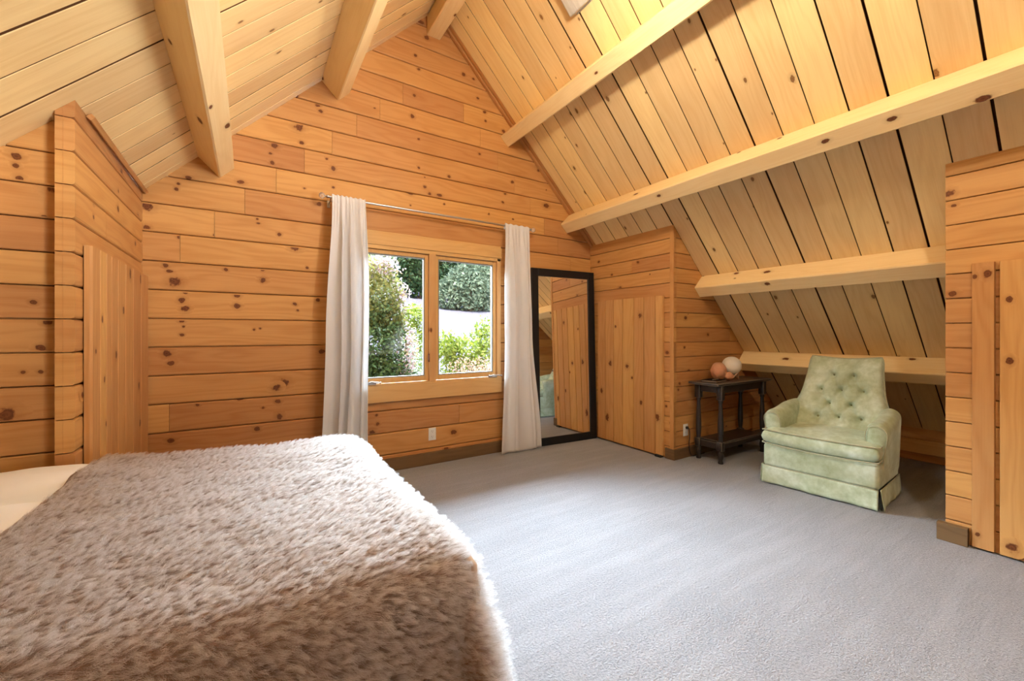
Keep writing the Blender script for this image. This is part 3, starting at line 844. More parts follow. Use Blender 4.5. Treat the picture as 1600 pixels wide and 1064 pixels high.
# ------------------------------------------------------------------ wall outlets
def outlet(label, loc, rz):
    t = thing('wall_outlet', label, 'outlet', loc, rz)
    bm = bmesh.new(); add_box(bm, (0, -0.003, 0), (0.075, 0.006, 0.120), 0.0025); bm_obj('plate', bm, M['plastic'], t)
    for dz in (-0.026, 0.026):
        bm = bmesh.new(); add_box(bm, (0, -0.007, dz), (0.034, 0.003, 0.036), 0.004)
        r = bm_obj('receptacle', bm, M['plastic'], t)
        bm = bmesh.new()
        for x, w, h in ((-0.007, 0.0025, 0.010), (0.007, 0.0025, 0.008)):
            add_box(bm, (x, -0.0088, dz + 0.004), (w, 0.001, h))
        add_lathe(bm, [(0.0028, 0), (0.0028, 0.001)], (0, -0.0085, dz - 0.009), 10, (0, -1, 0))
        bm_obj('slots', bm, M['slot'], r)
    return t
outlet('white electrical outlet low on the wall below the window', (1.485, YG - 0.0005, 0.284), 0)
outlet('electrical outlet beside the dark table, with a black cord plugged in', (3.725, YRC - 0.0005, 0.275), 0)

# ------------------------------------------------------------------ dark side table
TX, TY, TH = 4.20, 2.384, 0.775
tbl = thing('side_table', 'dark distressed wooden side table with turned legs in the alcove corner', 'table', (TX, TY, 0))
def table_parts():
    lx, ly = 0.385, 0.115
    bm = bmesh.new(); add_box(bm, (0, 0, TH - 0.0125), (0.99, 0.315, 0.025), 0.006, 2, None, 1); bm_obj('tabletop', bm, [M['dark'], M['worn']], tbl)
    bm = bmesh.new()
    for c, d in (((0, -ly, TH - 0.062), (2 * lx - 0.05, 0.02, 0.074)), ((0, ly, TH - 0.062), (2 * lx - 0.05, 0.02, 0.074)), ((-lx, 0, TH - 0.062), (0.02, 2 * ly - 0.05, 0.074)), ((lx, 0, TH - 0.062), (0.02, 2 * ly - 0.05, 0.074))):
        add_box(bm, c, d, 0.003, 1, None, 1)
    bm_obj('apron', bm, [M['dark'], M['worn']], tbl)
    for sx in (-1, 1):
        for sy in (-1, 1):
            bm = bmesh.new(); x, y = sx * lx, sy * ly
            add_box(bm, (x, y, TH - 0.095), (0.056, 0.056, 0.14), 0.004, 1, None, 1)
            add_lathe(bm, [(0.020, 0.200), (0.024, 0.206), (0.019, 0.216), (0.020, 0.225), (0.024, 0.26), (0.027, 0.32), (0.0255, 0.40), (0.021, 0.48), (0.0175, 0.55), (0.0165, 0.575), (0.021, 0.585), (0.0235, 0.592), (0.020, 0.600), (0.023, 0.606), (0.023, 0.612)], (x, y, 0), 18)
            add_box(bm, (x, y, 0.165), (0.056, 0.056, 0.085), 0.004, 1, None, 1)
            add_lathe(bm, [(0.022, 0.0), (0.0245, 0.008), (0.020, 0.022), (0.018, 0.032), (0.024, 0.055), (0.0275, 0.078), (0.024, 0.102), (0.018, 0.114), (0.023, 0.124)], (x, y, 0), 18)
            bm_obj('leg', bm, [M['dark'], M['worn']], tbl, 50)
    bm = bmesh.new()
    for c, d in (((0, -ly, 0.165), (2 * lx - 0.05, 0.03, 0.05)), ((0, ly, 0.165), (2 * lx - 0.05, 0.03, 0.05)), ((-lx, 0, 0.165), (0.03, 2 * ly - 0.05, 0.06)), ((lx, 0, 0.165), (0.03, 2 * ly - 0.05, 0.06))):
        add_box(bm, c, d, 0.004, 1, None, 1)
    bm_obj('stretcher', bm, [M['dark'], M['worn']], tbl)
    bm = bmesh.new(); add_box(bm, (0, 0, 0.197), (2 * lx - 0.058, 2 * ly + 0.02, 0.014), 0.004, 1, None, 1); bm_obj('lower_shelf', bm, [M['dark'], M['worn']], tbl)
table_parts()

# things on the table
def mk_salt():
    t = NT('peach_salt_stone'); tc = t.n('TexCoord'); n1 = t.noise(tc.outputs['Object'], 18, 4, 0.6)
    c = t.mix(n1, (0.50, 0.21, 0.11), (0.72, 0.40, 0.25)); t.bsdf(c, 0.5, 0.3, bump=n1, bstr=0.3, bdist=0.01, Subsurface_Weight=0.15); return t.m
salt = thing('salt_rock', 'peach coloured rounded salt rock on the dark table, left of the white globe', 'salt rock', (4.06, 2.42, TH))
salt_m = mk_salt()
for nm, c, r, s in (('rock', (0.0, 0.015, 0.090), (0.088, 0.07, 0.092), 1), ('small_lump', (0.062, -0.055, 0.042), (0.052, 0.042, 0.043), 2)):
    bm = bmesh.new(); bmesh.ops.create_icosphere(bm, subdivisions=4, radius=1.0)
    for v in bm.verts:
        k = 1 + 0.09 * mnoise.noise(v.co * 1.6 + V3((s * 5, 0, 0))) + 0.02 * mnoise.noise(v.co * 5)
        p = v.co * k
        v.co = V3((c[0] + p.x * r[0], c[1] + p.y * r[1], max(0.0005, c[2] + p.z * r[2])))
    bm_obj(nm, bm, salt_m, salt, 180)
moon = thing('globe_lamp', 'small white moon globe resting on a pale wooden stand on the dark table', 'globe', (4.235, 2.40, TH))
def mk_moon():
    t = NT('white_globe'); tc = t.n('TexCoord'); n1 = t.noise(tc.outputs['Object'], 22, 4, 0.6)
    t.bsdf(t.mix(n1, (0.72, 0.66, 0.56), (0.84, 0.79, 0.70)), 0.55, 0.3, bump=n1, bstr=0.2, bdist=0.003); return t.m
bm = bmesh.new(); bmesh.ops.create_uvsphere(bm, u_segments=32, v_segments=20, radius=0.094); bmesh.ops.translate(bm, verts=bm.verts[:], vec=(0, 0, 0.142)); bm_obj('globe', bm, mk_moon(), moon, 180)
bm = bmesh.new(); st_m = simple('pale_stand_wood', (0.55, 0.38, 0.26), 0.5)
ring = [V3((0.066 * math.cos(a), 0.066 * math.sin(a), 0.073)) for a in [2 * PI * k / 3 + 0.5 for k in range(3)]]
for k in range(3):
    a = 2 * PI * k / 3 + 0.5 + PI / 3
    foot = V3((0.072 * math.cos(a), 0.072 * math.sin(a), 0.006))
    add_tube(bm, [ring[k], (ring[k] + foot) / 2, foot], 0.006, 8); add_tube(bm, [ring[(k + 1) % 3], (ring[(k + 1) % 3] + foot) / 2, foot], 0.006, 8)
bm_obj('stand', bm, st_m, moon, 60)
book = thing('notebook', 'thin dark notebook with pale edges lying at the front left of the dark table', 'book', (3.895, 2.385, TH), 0.12)
bm = bmesh.new(); add_box(bm, (0, 0, 0.009), (0.205, 0.145, 0.012), 0.001); bm_obj('pages', bm, simple('paper_edges', (0.34, 0.27, 0.21), 0.8, 0.1), book)
for nm, z in (('front_cover', 0.0165), ('back_cover', 0.0017)):
    bm = bmesh.new(); add_box(bm, (0, 0, z), (0.215, 0.155, 0.003), 0.001); bm_obj(nm, bm, M['cover'], book)
bm = bmesh.new(); add_tube(bm, [(-0.07, -0.03, 0.0225), (0.0, -0.02, 0.0225), (0.06, -0.01, 0.0225)], 0.0042, 8)
tag(bm_obj('pen', bm, M['steel'], None, 60, (3.895, 2.385, TH)), 'slim pen lying on the dark notebook on the side table', 'pen')
# black cord from the outlet down behind the table leg
cord_t = thing('power_cord', 'black power cord hanging from the outlet behind the dark table leg', 'cord', (3.725, YRC, 0.0))
bm = bmesh.new(); add_box(bm, (0.0, -0.021, 0.301), (0.028, 0.022, 0.026), 0.006); bm_obj('plug', bm, M['rubber'], cord_t)
bm = bmesh.new()
pts = [(0.0, -0.030, 0.30), (0.010, -0.037, 0.285), (0.018, -0.038, 0.22), (0.012, -0.034, 0.14), (0.03, -0.032, 0.06), (0.07, -0.031, 0.012), (0.16, -0.031, 0.006), (0.30, -0.031, 0.006)]
cv = []
for i in range(len(pts) - 1):
    for k in range(6):
        a = k / 6; p0 = V3(pts[max(i - 1, 0)]); p1 = V3(pts[i]); p2 = V3(pts[i + 1]); p3 = V3(pts[min(i + 2, len(pts) - 1)])
        cv.append(0.5 * ((2 * p1) + (p2 - p0) * a + (2 * p0 - 5 * p1 + 4 * p2 - p3) * a * a + (3 * p1 - p0 - 3 * p2 + p3) * a ** 3))
add_tube(bm, cv, 0.0045, 8); bm_obj('wire', bm, M['rubber'], cord_t, 180)

# ------------------------------------------------------------------ armchair (local: front at x=0 facing -X, y across)
ch = thing('armchair', 'sage green velvet armchair with tufted back and skirt, in the alcove', 'armchair', (3.685, 1.434, 0), math.radians(4.28))
def se(p, n=6):            # edge fall-off 1 -> 0
    return max(0.0, 1 - abs(p) ** n) ** 0.5

def chair_parts():
    # body under the cushion
    bm = bmesh.new()
    add_box(bm, (0.295, 0, 0.235), (0.57, 0.752, 0.195), 0.03, 4)
    bm_obj('seat_base', bm, M['velvet'], ch, 50)
    # seat cushion, T shaped
    def hw(x): return 0.382 - 0.095 * sstep(0.10, 0.15, x)
    def cush(sgn):
        def fn(i, j):
            p = 2 * i - 1; q = 2 * j - 1
            pp = math.copysign(abs(p) ** 0.8, p); qq = math.copysign(abs(q) ** 0.85, q)
            x = 0.275 + 0.292 * pp
            y = hw(x) * qq
            fr = 1 - sstep(0.0, 0.04, x + 0.017)
            e = se(p, 14) * se(q, 16)
            droop = 0.010 * math.cos(q * 2.2) * (1 - sstep(-0.02, 0.3, x))
            z = 0.392 + 0.012 * sstep(0, 0.5, x) + (sgn * (0.058 + 0.022 * math.cos(p * 1.3) * math.cos(q * 1.2)) * e if sgn > 0 else sgn * 0.058 * e)
            return V3((x, y, z - 0.012 * math.cos(q * 1.6) * (1 - sstep(-0.02, 0.2, x))))
        return fn
    bm = bmesh.new(); grid_surface(bm, cush(1), 56, 64); grid_surface(bm, cush(-1), 56, 64)
    bmesh.ops.remove_doubles(bm, verts=bm.verts[:], dist=0.0005)
    cu = bm_obj('seat_cushion', bm, M['velvet'], ch, 180)
    bm = bmesh.new()
    for zz, ox in ((0.447, -0.0135), (0.338, -0.0135)):
        pts = []
        for k in range(41):
            q = -1 + 2 * k / 40
            pts.append((ox + 0.012 * abs(q) ** 8, 0.374 * q, zz - 0.010 * math.cos(q * 1.6) + (0.006 if zz > .4 else -0.002) * math.cos(q * 1.5)))
        for k in range(1, 8):
            pts.append((ox + 0.014 * k + 0.008, 0.376, zz - (0.004 if zz > .4 else -.006)))
        pts = [(ox + 0.014 * k + 0.008, -0.376, zz - (0.004 if zz > .4 else -.006)) for k in range(7, 0, -1)] + pts
        add_tube(bm, pts, 0.0042, 8)
    bm_obj('cushion_piping', bm, M['piping'], cu, 180)
    # arms
    def arm(sy):
        sec = [(0.268, 0.20), (0.270, 0.40), (0.272, 0.50), (0.276, 0.555), (0.290, 0.590), (0.318, 0.606), (0.352, 0.606), (0.384, 0.594), (0.405, 0.568), (0.410, 0.535), (0.402, 0.48), (0.388, 0.38), (0.378, 0.26), (0.374, 0.15), (0.33, 0.148)]
        n = len(sec)
        bm = bmesh.new(); rings = []
        for k in range(30):
            t = k / 29
            x = 0.105 + 0.50 * t
            fr = 1 - sstep(0, 0.09, t)
            sc = 1 - 0.10 * fr ** 2
            rise = 0.050 * sstep(0.15, 0.95, t) - 0.022 * fr
            x -= 0.0
            cy, cz = 0.335, 0.40
            row = []
            for (y, z) in sec:
                zz = z + rise * sstep(0.30, 0.58, z)
                yy = y - 0.02 * sstep(0.6, 1.0, t) * sstep(0.3, 0.55, z)
                yy = cy + (yy - cy) * sc
                xx = x + 0.045 * (1 - sstep(0.15, 0.60, z)) * fr * 0.2 - 0.02 * sstep(0.35, 0.6, z) * fr + 0.012 * fr * (abs(y - cy) / 0.07) ** 2
                row.append(bm.verts.new((xx, sy * yy, zz)))
            rings.append(row)
        for a, b in zip(rings, rings[1:]):
            for i in range(n):
                f = bm.faces.new((a[i], a[(i + 1) % n], b[(i + 1) % n], b[i])); f.smooth = True
        c0 = bm.verts.new(sum((v.co for v in rings[0]), V3()) / n + V3((-0.008, 0, 0)))
        for i in range(n):
            f = bm.faces.new((c0, rings[0][(i + 1) % n], rings[0][i])); f.smooth = True
        bm.faces.new(rings[-1])
        fronts = [v.co.copy() for v in rings[0]]
        a_o = bm_obj('arm', bm, M['velvet'], ch, 70)
        s = a_o.modifiers.new('s', 'SUBSURF'); s.levels = 1; s.render_levels = 1
        bm = bmesh.new(); add_tube(bm, [p + V3((-0.003, 0, 0)) for p in fronts[1:-1]], 0.003, 8)
        bm_obj('arm_piping', bm, M['piping'], a_o, 180)
    arm(1); arm(-1)
    # back: button-tufted front, plain rear
    BT = [(-0.072, 0.885), (0.066, 0.885), (-0.150, 0.762), (0.0, 0.758), (0.142, 0.756), (-0.078, 0.645), (0.070, 0.643), (-0.158, 0.545), (-0.008, 0.540), (0.138, 0.532)]
    Z0, Z1 = 0.36, 1.035
    def halfw(v):
        w = 0.300 + 0.038 * (1 - sstep(0.0, 0.42, v)) - 0.042 * sstep(0.3, 1.0, v)
        w += 0.03 * math.exp(-((v - 0.34) / 0.14) ** 2)
        return w * (1 - 0.055 * sstep(0.93, 1.0, v) ** 2)
    def shape(i, j, front):
        u = 2 * i - 1; v = j
        uu = math.copysign(abs(u) ** 0.9, u)
        y = halfw(v) * uu
        z = Z0 + (Z1 - Z0) * v - 0.010 * math.cos(u * 2.6) * sstep(0.8, 1, v) + 0.006 * sstep(.8, 1, v)
        lean = 0.50 + 0.235 * v + 0.02 * v * v
        e = se(u, 12) * se(v if v > 0.5 else 0.0, 16)
        th = 0.066 - 0.018 * v
        if front:
            x = lean - (th + 0.016) * e - 0.030 * (1 - u * u) * (1 - v) 
            x -= 0.05 * abs(u) ** 3 * (1 - sstep(0.0, 0.55, v))
            d = 0.0
            for by, bz in BT:
                r2 = ((y - by) ** 2 + (z - bz) ** 2)
                d += 0.026 * math.exp(-r2 / 0.0005) + 0.030 * math.exp(-r2 / 0.0026)
            for a in range(len(BT)):
                for b in range(a + 1, len(BT)):
                    (ay, az), (by, bz) = BT[a], BT[b]
                    dl = math.hypot(ay - by, az - bz)
                    if abs(az - bz) < 0.03 or dl > 0.17: continue
                    t = max(0, min(1, ((y - ay) * (by - ay) + (z - az) * (bz - az)) / dl ** 2))
                    r = math.hypot(y - ay - t * (by - ay), z - az - t * (bz - az))
                    d += 0.008 * math.exp(-(r / 0.012) ** 2)
            for by, bz in BT[:2]:     # pleats running up from the top buttons
                if z > bz:
                    d += 0.004 * math.exp(-((y - by * (1 + (z - bz))) / 0.010) ** 2) * (1 - sstep(bz, Z1, z) * 0.6)
            for by, bz in BT[-3:]:
                if z < bz:
                    d += 0.004 * math.exp(-((y - by) / 0.010) ** 2) * (1 - sstep(0.0, 0.13, bz - z))
            x += d * e
        else:
            x = lean + th * 0.9 * e
        return V3((x, y, z))
    bm = bmesh.new()
    grid_surface(bm, lambda i, j: shape(i, j, True), 120, 130); grid_surface(bm, lambda i, j: shape(i, j, False), 120, 130)
    bmesh.ops.remove_doubles(bm, verts=bm.verts[:], dist=0.0004)
    bk = bm_obj('backrest', bm, M['velvet'], ch, 180)
    bm = bmesh.new()
    pts = [shape(0.0, j / 30, True) for j in range(7, 31)] + [shape(i / 30, 1.0, True) for i in range(1, 30)] + [shape(1.0, j / 30, True) for j in range(30, 6, -1)]
    add_tube(bm, [p + V3((-0.012, 0, 0)) for p in pts], 0.0045, 8)
    bm_obj('back_piping', bm, M['piping'], bk, 180)
    for by, bz in BT:
        v = (bz - Z0) / (Z1 - Z0); u = by / halfw(v); i = (math.copysign(abs(u) ** (1 / 0.9), u) + 1) / 2
        p = shape(i, v, True)
        bm = bmesh.new(); bmesh.ops.create_uvsphere(bm, u_segments=12, v_segments=8, radius=1.0)
        for w in bm.verts: w.co = V3((w.co.x * 0.006 - 0.003, w.co.y * 0.011, w.co.z * 0.011)) + p
        bm_obj('button', bm, M['button'], bk, 180)
    # skirt: four panels, open at the corners
    def panel(a, b, out):
        a, b, out = V3(a), V3(b), V3(out); L = (b - a).length
        def fn(i, j):
            p = a.lerp(b, i); w = 0.004 * math.sin(i * L * 17 + j) + 0.003 * math.sin(i * L * 41)
            edge = max(0, 1 - min(i, 1 - i) * L / 0.03)
            return V3((p.x, p.y, 0.150 - 0.140 * j)) + out * (0.003 + j * (0.008 + w + 0.010 * edge))
        bm = bmesh.new(); grid_surface(bm, fn, 60, 8)
        o = bm_obj('skirt_panel', bm, M['velvet'], ch, 180)
        so = o.modifiers.new('t', 'SOLIDIFY'); so.thickness = 0.005; so.offset = 1
        bm = bmesh.new(); add_tube(bm, [a.lerp(b, k / 12) + out * 0.007 + V3((0, 0, 0.150)) for k in range(13)], 0.0036, 8)
        bm_obj('skirt_piping', bm, M['piping'], o, 180)
    panel((0.006, 0.374, 0), (0.006, -0.374, 0), (-1, 0, 0)); panel((0.010, -0.378, 0), (0.585, -0.372, 0), (0, -1, 0))
    panel((0.585, 0.372, 0), (0.010, 0.378, 0), (0, 1, 0)); panel((0.592, -0.37, 0), (0.592, 0.37, 0), (1, 0, 0))
    bm = bmesh.new(); add_lathe(bm, [(0.20, 0.0), (0.21, 0.01), (0.20, 0.03), (0.05, 0.05), (0.05, 0.145)], (0.30, 0, 0), 24); bm_obj('swivel_base', bm, M['rubber'], ch, 40)
chair_parts()

# ------------------------------------------------------------------ bed
BX0, BX1, BY0, BY1 = -1.95, 0.480, 0.96, 2.42
bed = thing('bed', 'low bed in the left alcove under white bedding and fur throw', 'bed', ((BX0 + BX1) / 2, (BY0 + BY1) / 2, 0))
def bed_parts():
    L, W = BX1 - BX0 - 0.06, BY1 - BY0 - 0.06
    bm = bmesh.new(); add_box(bm, (0, 0, 0.17), (L - 0.02, W - 0.02, 0.22), 0.02, 3); bm_obj('box_spring', bm, M['mattress'], bed, 40)
    bm = bmesh.new(); add_box(bm, (0, 0, 0.44), (L, W, 0.30), 0.06, 4); bm_obj('mattress', bm, M['mattress'], bed, 40)
    for sx in (-1, 1):
        for sy in (-1, 1):
            bm = bmesh.new(); add_lathe(bm, [(0.02, 0), (0.03, 0.05), (0.03, 0.062)], (sx * (L / 2 - 0.12), sy * (W / 2 - 0.12), 0), 12); bm_obj('leg', bm, M['rubber'], bed, 40)
bed_parts()

def bed_top(x, y):
    """height of the bedding: puffier towards the pillows"""
    z = 0.668 + 0.030 * (1 - sstep(-0.75, 0.15, x)) + 0.020 * sstep(2.01, 2.10, y) * (1 - sstep(-0.62, -0.34, x)) + 0.012 * mnoise.noise(V3((x * 2.1, y * 2.1, 3))) + 0.006 * mnoise.noise(V3((x * 5, y * 5, 9)))
    return z
RC = 0.085
def drape(a, b, x1, y0, y1, ztop, flare=0.30, rc=RC):
    """a along X, b along Y on the flat cloth; returns the draped point. Edges: foot x1, near y0, far y1"""
    da = max(0.0, a - (x1 - rc)); dn = max(0.0, (y0 + rc) - b); df = max(0.0, b - (y1 - rc))
    px, py = min(a, x1 - rc), min(max(b, y0 + rc), y1 - rc)
    ox, oy = da, (df - dn)
    m = math.hypot(ox, oy)
    if m < 1e-6:
        return V3((px, py, ztop(px, py)))
    dx, dy = ox / m, oy / m
    th = math.radians(90) - flare * 0.5
    arc = rc * th
    if m <= arc:
        f, g = rc * math.sin(m / rc), rc * (1 - math.cos(m / rc))
    else:
        q = m - arc
        f = rc * math.sin(th) + q * math.cos(th); g = rc * (1 - math.cos(th)) + q * math.sin(th)
    return V3((px + dx * f, py + dy * f, ztop(px, py) - g))

# duvet: two puffy layers with a crease between
def duvet():
    def zt(x, y):
        z = bed_top(x, y) - 0.004
        k = 1 - sstep(-0.60, -0.44, x)
        z += k * (0.022 * math.exp(-((y - 2.20) / 0.13) ** 2) - 0.030 * math.exp(-((y - 2.025 - 0.05 * (x + 0.6)) / 0.022) ** 2) + 0.012 * math.exp(-((y - 1.93) / 0.06) ** 2))
        z += k * (0.006 * math.sin(y * 16 + x * 5) * (1 - sstep(1.95, 2.05, y)) + 0.004 * mnoise.noise(V3((x * 9, y * 22, 1))))
        z -= 0.016 * sstep(-0.52, -0.42, x)
        return z
    def fn(i, j):
        return drape(-1.55 + 1.30 * i, BY0 - 0.30 + (BY1 - BY0 + 0.55) * j, 9.0, BY0 - 0.01, BY1 + 0.01, zt, 0.12, 0.07)
    bm = bmesh.new(); grid_surface(bm, fn, 90, 130)
    o = bm_obj('duvet', bm, M['duvet'], None, 180)
    s = o.modifiers.new('thickness', 'SOLIDIFY'); s.thickness = 0.02; s.offset = -1
    tag(o, 'white puffy duvet showing at the left, beyond the fur throw', 'duvet')
duvet()

def mk_fur():
    t = NT('fur_strands'); hi = t.n('HairInfo')
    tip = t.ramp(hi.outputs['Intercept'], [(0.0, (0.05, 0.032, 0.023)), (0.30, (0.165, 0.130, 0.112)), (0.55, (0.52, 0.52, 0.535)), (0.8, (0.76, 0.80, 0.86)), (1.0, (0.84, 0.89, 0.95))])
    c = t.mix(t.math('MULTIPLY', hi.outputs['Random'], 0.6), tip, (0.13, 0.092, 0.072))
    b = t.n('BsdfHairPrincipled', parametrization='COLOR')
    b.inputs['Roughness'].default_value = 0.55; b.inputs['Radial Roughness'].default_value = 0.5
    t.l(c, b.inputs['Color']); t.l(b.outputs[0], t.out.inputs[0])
    return t.m
M['fur'] = mk_fur()
M['fur_base'] = simple('fur_backing', (0.30, 0.22, 0.18), 0.95, 0.1)

def throw():
    A0, A1 = -0.56, BX1 + 0.54
    B0, B1 = BY0 - 0.62, BY1 + 0.22
    def zt(x, y):
        return bed_top(x, y) + 0.024 + 0.010 * mnoise.noise(V3((x * 3.1 + 4, y * 2.6, 5))) + 0.007 * mnoise.noise(V3((x * 7 + y * 4, y * 12 - x * 3, 2)))
    def fn(i, j):
        a = A0 + (A1 - A0) * i; b = B0 + (B1 - B0) * j
        # slightly slanting left hem
        a = a + (1 - i) * 0.05 * (b - 1.7)
        p = drape(a, b, BX1 + 0.015, BY0 - 0.02, BY1 + 0.02, zt, 0.34, 0.10)
        da = max(0, a - (BX1 - .06)); dn = max(0, BY0 + .06 - b)
        # soft folds in the hanging part, strongest at the corner
        if da > 0:
            p.x += 0.020 * sstep(0, 0.3, da) * math.sin(b * 8.5 + 0.6)
        if dn > 0:
            p.y -= 0.022 * sstep(0, 0.3, dn) * math.sin(a * 9.0 + 1.2)
        if da > 0 and dn > 0:
            ang = math.atan2(dn, da); m = math.hypot(da, dn)
            k = sstep(0.05, 0.35, m)
            d = V3((math.cos(ang), -math.sin(ang), 0))
            p += d * (0.045 * k * math.cos(ang * 6.0))
        p.z = max(p.z, 0.012)
        return p
    bm = bmesh.new(); grid_surface(bm, fn, 110, 130)
    bmesh.ops.recalc_face_normals(bm, faces=bm.faces[:])
    up = [f for f in bm.faces if f.normal.z > 0.5]; dn_ = [f for f in bm.faces if f.normal.z < -0.5]
    if len(dn_) > len(up):
        bmesh.ops.reverse_faces(bm, faces=bm.faces[:])
    me = bpy.data.meshes.new('fur_throw'); bm.to_mesh(me); bm.free()
    me.materials.append(M['fur_base']); me.materials.append(M['fur'])
    me.polygons.foreach_set('use_smooth', [True] * len(me.polygons))
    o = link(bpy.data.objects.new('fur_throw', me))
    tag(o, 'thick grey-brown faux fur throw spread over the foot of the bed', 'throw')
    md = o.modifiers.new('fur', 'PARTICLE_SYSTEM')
    ps = md.particle_system; st = ps.settings
    st.type = 'HAIR'
    st.count = 42000
    st.hair_step = 5
    st.render_step = 4; st.display_step = 3
    st.emit_from = 'FACE'; st.use_emit_random = True; st.use_even_distribution = True
    st.normal_factor = 0.0045
    st.object_align_factor = (0.0070, -0.0040, 0.0)
    st.factor_random = 0.0035
    st.child_type = 'INTERPOLATED'
    st.rendered_child_count = 14
    st.child_percent = 1
    st.clump_factor = 0.68; st.clump_shape = 0.05
    st.roughness_1 = 0.004; st.roughness_1_size = 0.02
    st.roughness_endpoint = 0.004
    st.root_radius = 0.55; st.tip_radius = 0.12; st.radius_scale = 0.0011
    st.material = 2
    ps.seed = 3
    return o
ft = throw()
def hem():
    # the pale hem that runs down the corner of the hanging fur
    bm = bmesh.new(); pts = []
    for k in range(26):
        m = 0.09 + 0.52 * k / 25
        ang = math.radians(38 - 8 * k / 25)
        a, b = BX1 - 0.085 + m * math.cos(ang), BY0 + 0.08 - m * math.sin(ang)
        p = drape(a, b, BX1 + 0.015, BY0 - 0.02, BY1 + 0.02, lambda x, y: bed_top(x, y) + 0.024, 0.34, 0.10)
        kk = sstep(0.05, 0.35, math.hypot(a - BX1 + .06, BY0 + .06 - b))
        d = V3((math.cos(ang), -math.sin(ang), 0))
        p += d * (0.034 + 0.045 * kk * math.cos(ang * 6.0)) + V3((0.003 * math.sin(k * 1.9), 0.003 * math.cos(k * 2.3), 0.004))
        pts.append(p)
    add_tube(bm, pts, 0.009, 8)
    bm_obj('hem', bm, mk_fabric('pale_hem', (0.60, 0.53, 0.48), 0.2, 150), ft, 180)
hem()

# ------------------------------------------------------------------ pale block fixed to the right ceiling slope
def ceiling_block():
    t = thing('ceiling_fixture', 'small pale rough block fixed to the right ceiling slope, cut off by the top edge', 'fixture', (2.10, 2.32, RIDGE_Z - (2.10 - RIDGE_X)))
    tt = NT('whitewashed_wood'); tc = tt.n('TexCoord'); mp = tt.n('Mapping'); mp.inputs['Scale'].default_value = (4, 60, 4); tt.l(tc.outputs['Object'], mp.inputs[0])
    n1 = tt.noise(mp.outputs[0], 1.5, 4, 0.65); n2 = tt.noise(tc.outputs['Object'], 60, 3, 0.6)
    tt.bsdf(tt.mix(n1, (0.36, 0.31, 0.24), (0.66, 0.62, 0.54)), 0.85, 0.2, bump=n2, bstr=0.6, bdist=0.006)
    R = Matrix(((S2, 0, -S2), (0, 1, 0), (-S2, 0, -S2))).to_3x3()   # columns: down-slope, y, into room
    bm = bmesh.new(); add_box(bm, R @ V3((-0.10, 0.0, 0.055)), (0.30, 0.19, 0.108), 0.012, 3, R); bm_obj('body', bm, tt.m, t, 40)
    bm = bmesh.new(); add_box(bm, R @ V3((-0.10, 0.0, 0.004)), (0.32, 0.21, 0.010), 0.002, 1, R); bm_obj('mount_plate', bm, tt.m, t)
ceiling_block()

# ------------------------------------------------------------------ garden and hillside beyond the far window
def ground_z(y):
    pts = [(3.9, -1.5), (9, -0.95), (14, 0.0), (20, 1.6), (30, 3.75), (45, 7.0), (75, 13.0)]
    for (a, za), (b, zb) in zip(pts, pts[1:]):
        if y <= b:
            return za + (zb - za) * (y - a) / (b - a)
    return pts[-1][1]
def mk_ground():
    t = NT('dry_pale_grass'); tc = t.n('TexCoord'); o = tc.outputs['Object']
    n1 = t.noise(o, 0.5, 4, 0.6); n2 = t.noise(o, 9, 4, 0.7)
    c = t.mix(n1, (0.25, 0.222, 0.255), (0.31, 0.28, 0.315)); c = t.mix(t.math('MULTIPLY', n2, 0.45), c, (0.25, 0.215, 0.225))
    t.bsdf(c, 0.95, 0.05, bump=n2, bstr=0.6, bdist=0.1); return t.m
bm = bmesh.new()
def gfn(i, j):
    y = 4.05 + 70 * j ** 1.6; x = -25 + 80 * i
    return V3((x, y, ground_z(y) + 0.12 * mnoise.noise(V3((x * 0.25, y * 0.25, 0)))))
grid_surface(bm, gfn, 70, 70)
g = bm_obj('hillside', bm, mk_ground(), None, 180); g['kind'] = 'structure'

def leaf_mat(name, cols, transl=0.35):
    t = NT(name); at = t.n('Attribute', attribute_name='tone')
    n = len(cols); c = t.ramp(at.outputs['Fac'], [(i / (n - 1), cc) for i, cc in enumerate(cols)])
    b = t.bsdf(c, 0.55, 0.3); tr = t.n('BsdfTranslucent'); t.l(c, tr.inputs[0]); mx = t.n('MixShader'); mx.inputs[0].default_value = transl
    t.l(b.outputs[0], mx.inputs[1]); t.l(tr.outputs[0], mx.inputs[2]); t.l(mx.outputs[0], t.out.inputs[0]); return t.m
M['bark'] = simple('bark', (0.16, 0.11, 0.075), 0.9, 0.1)

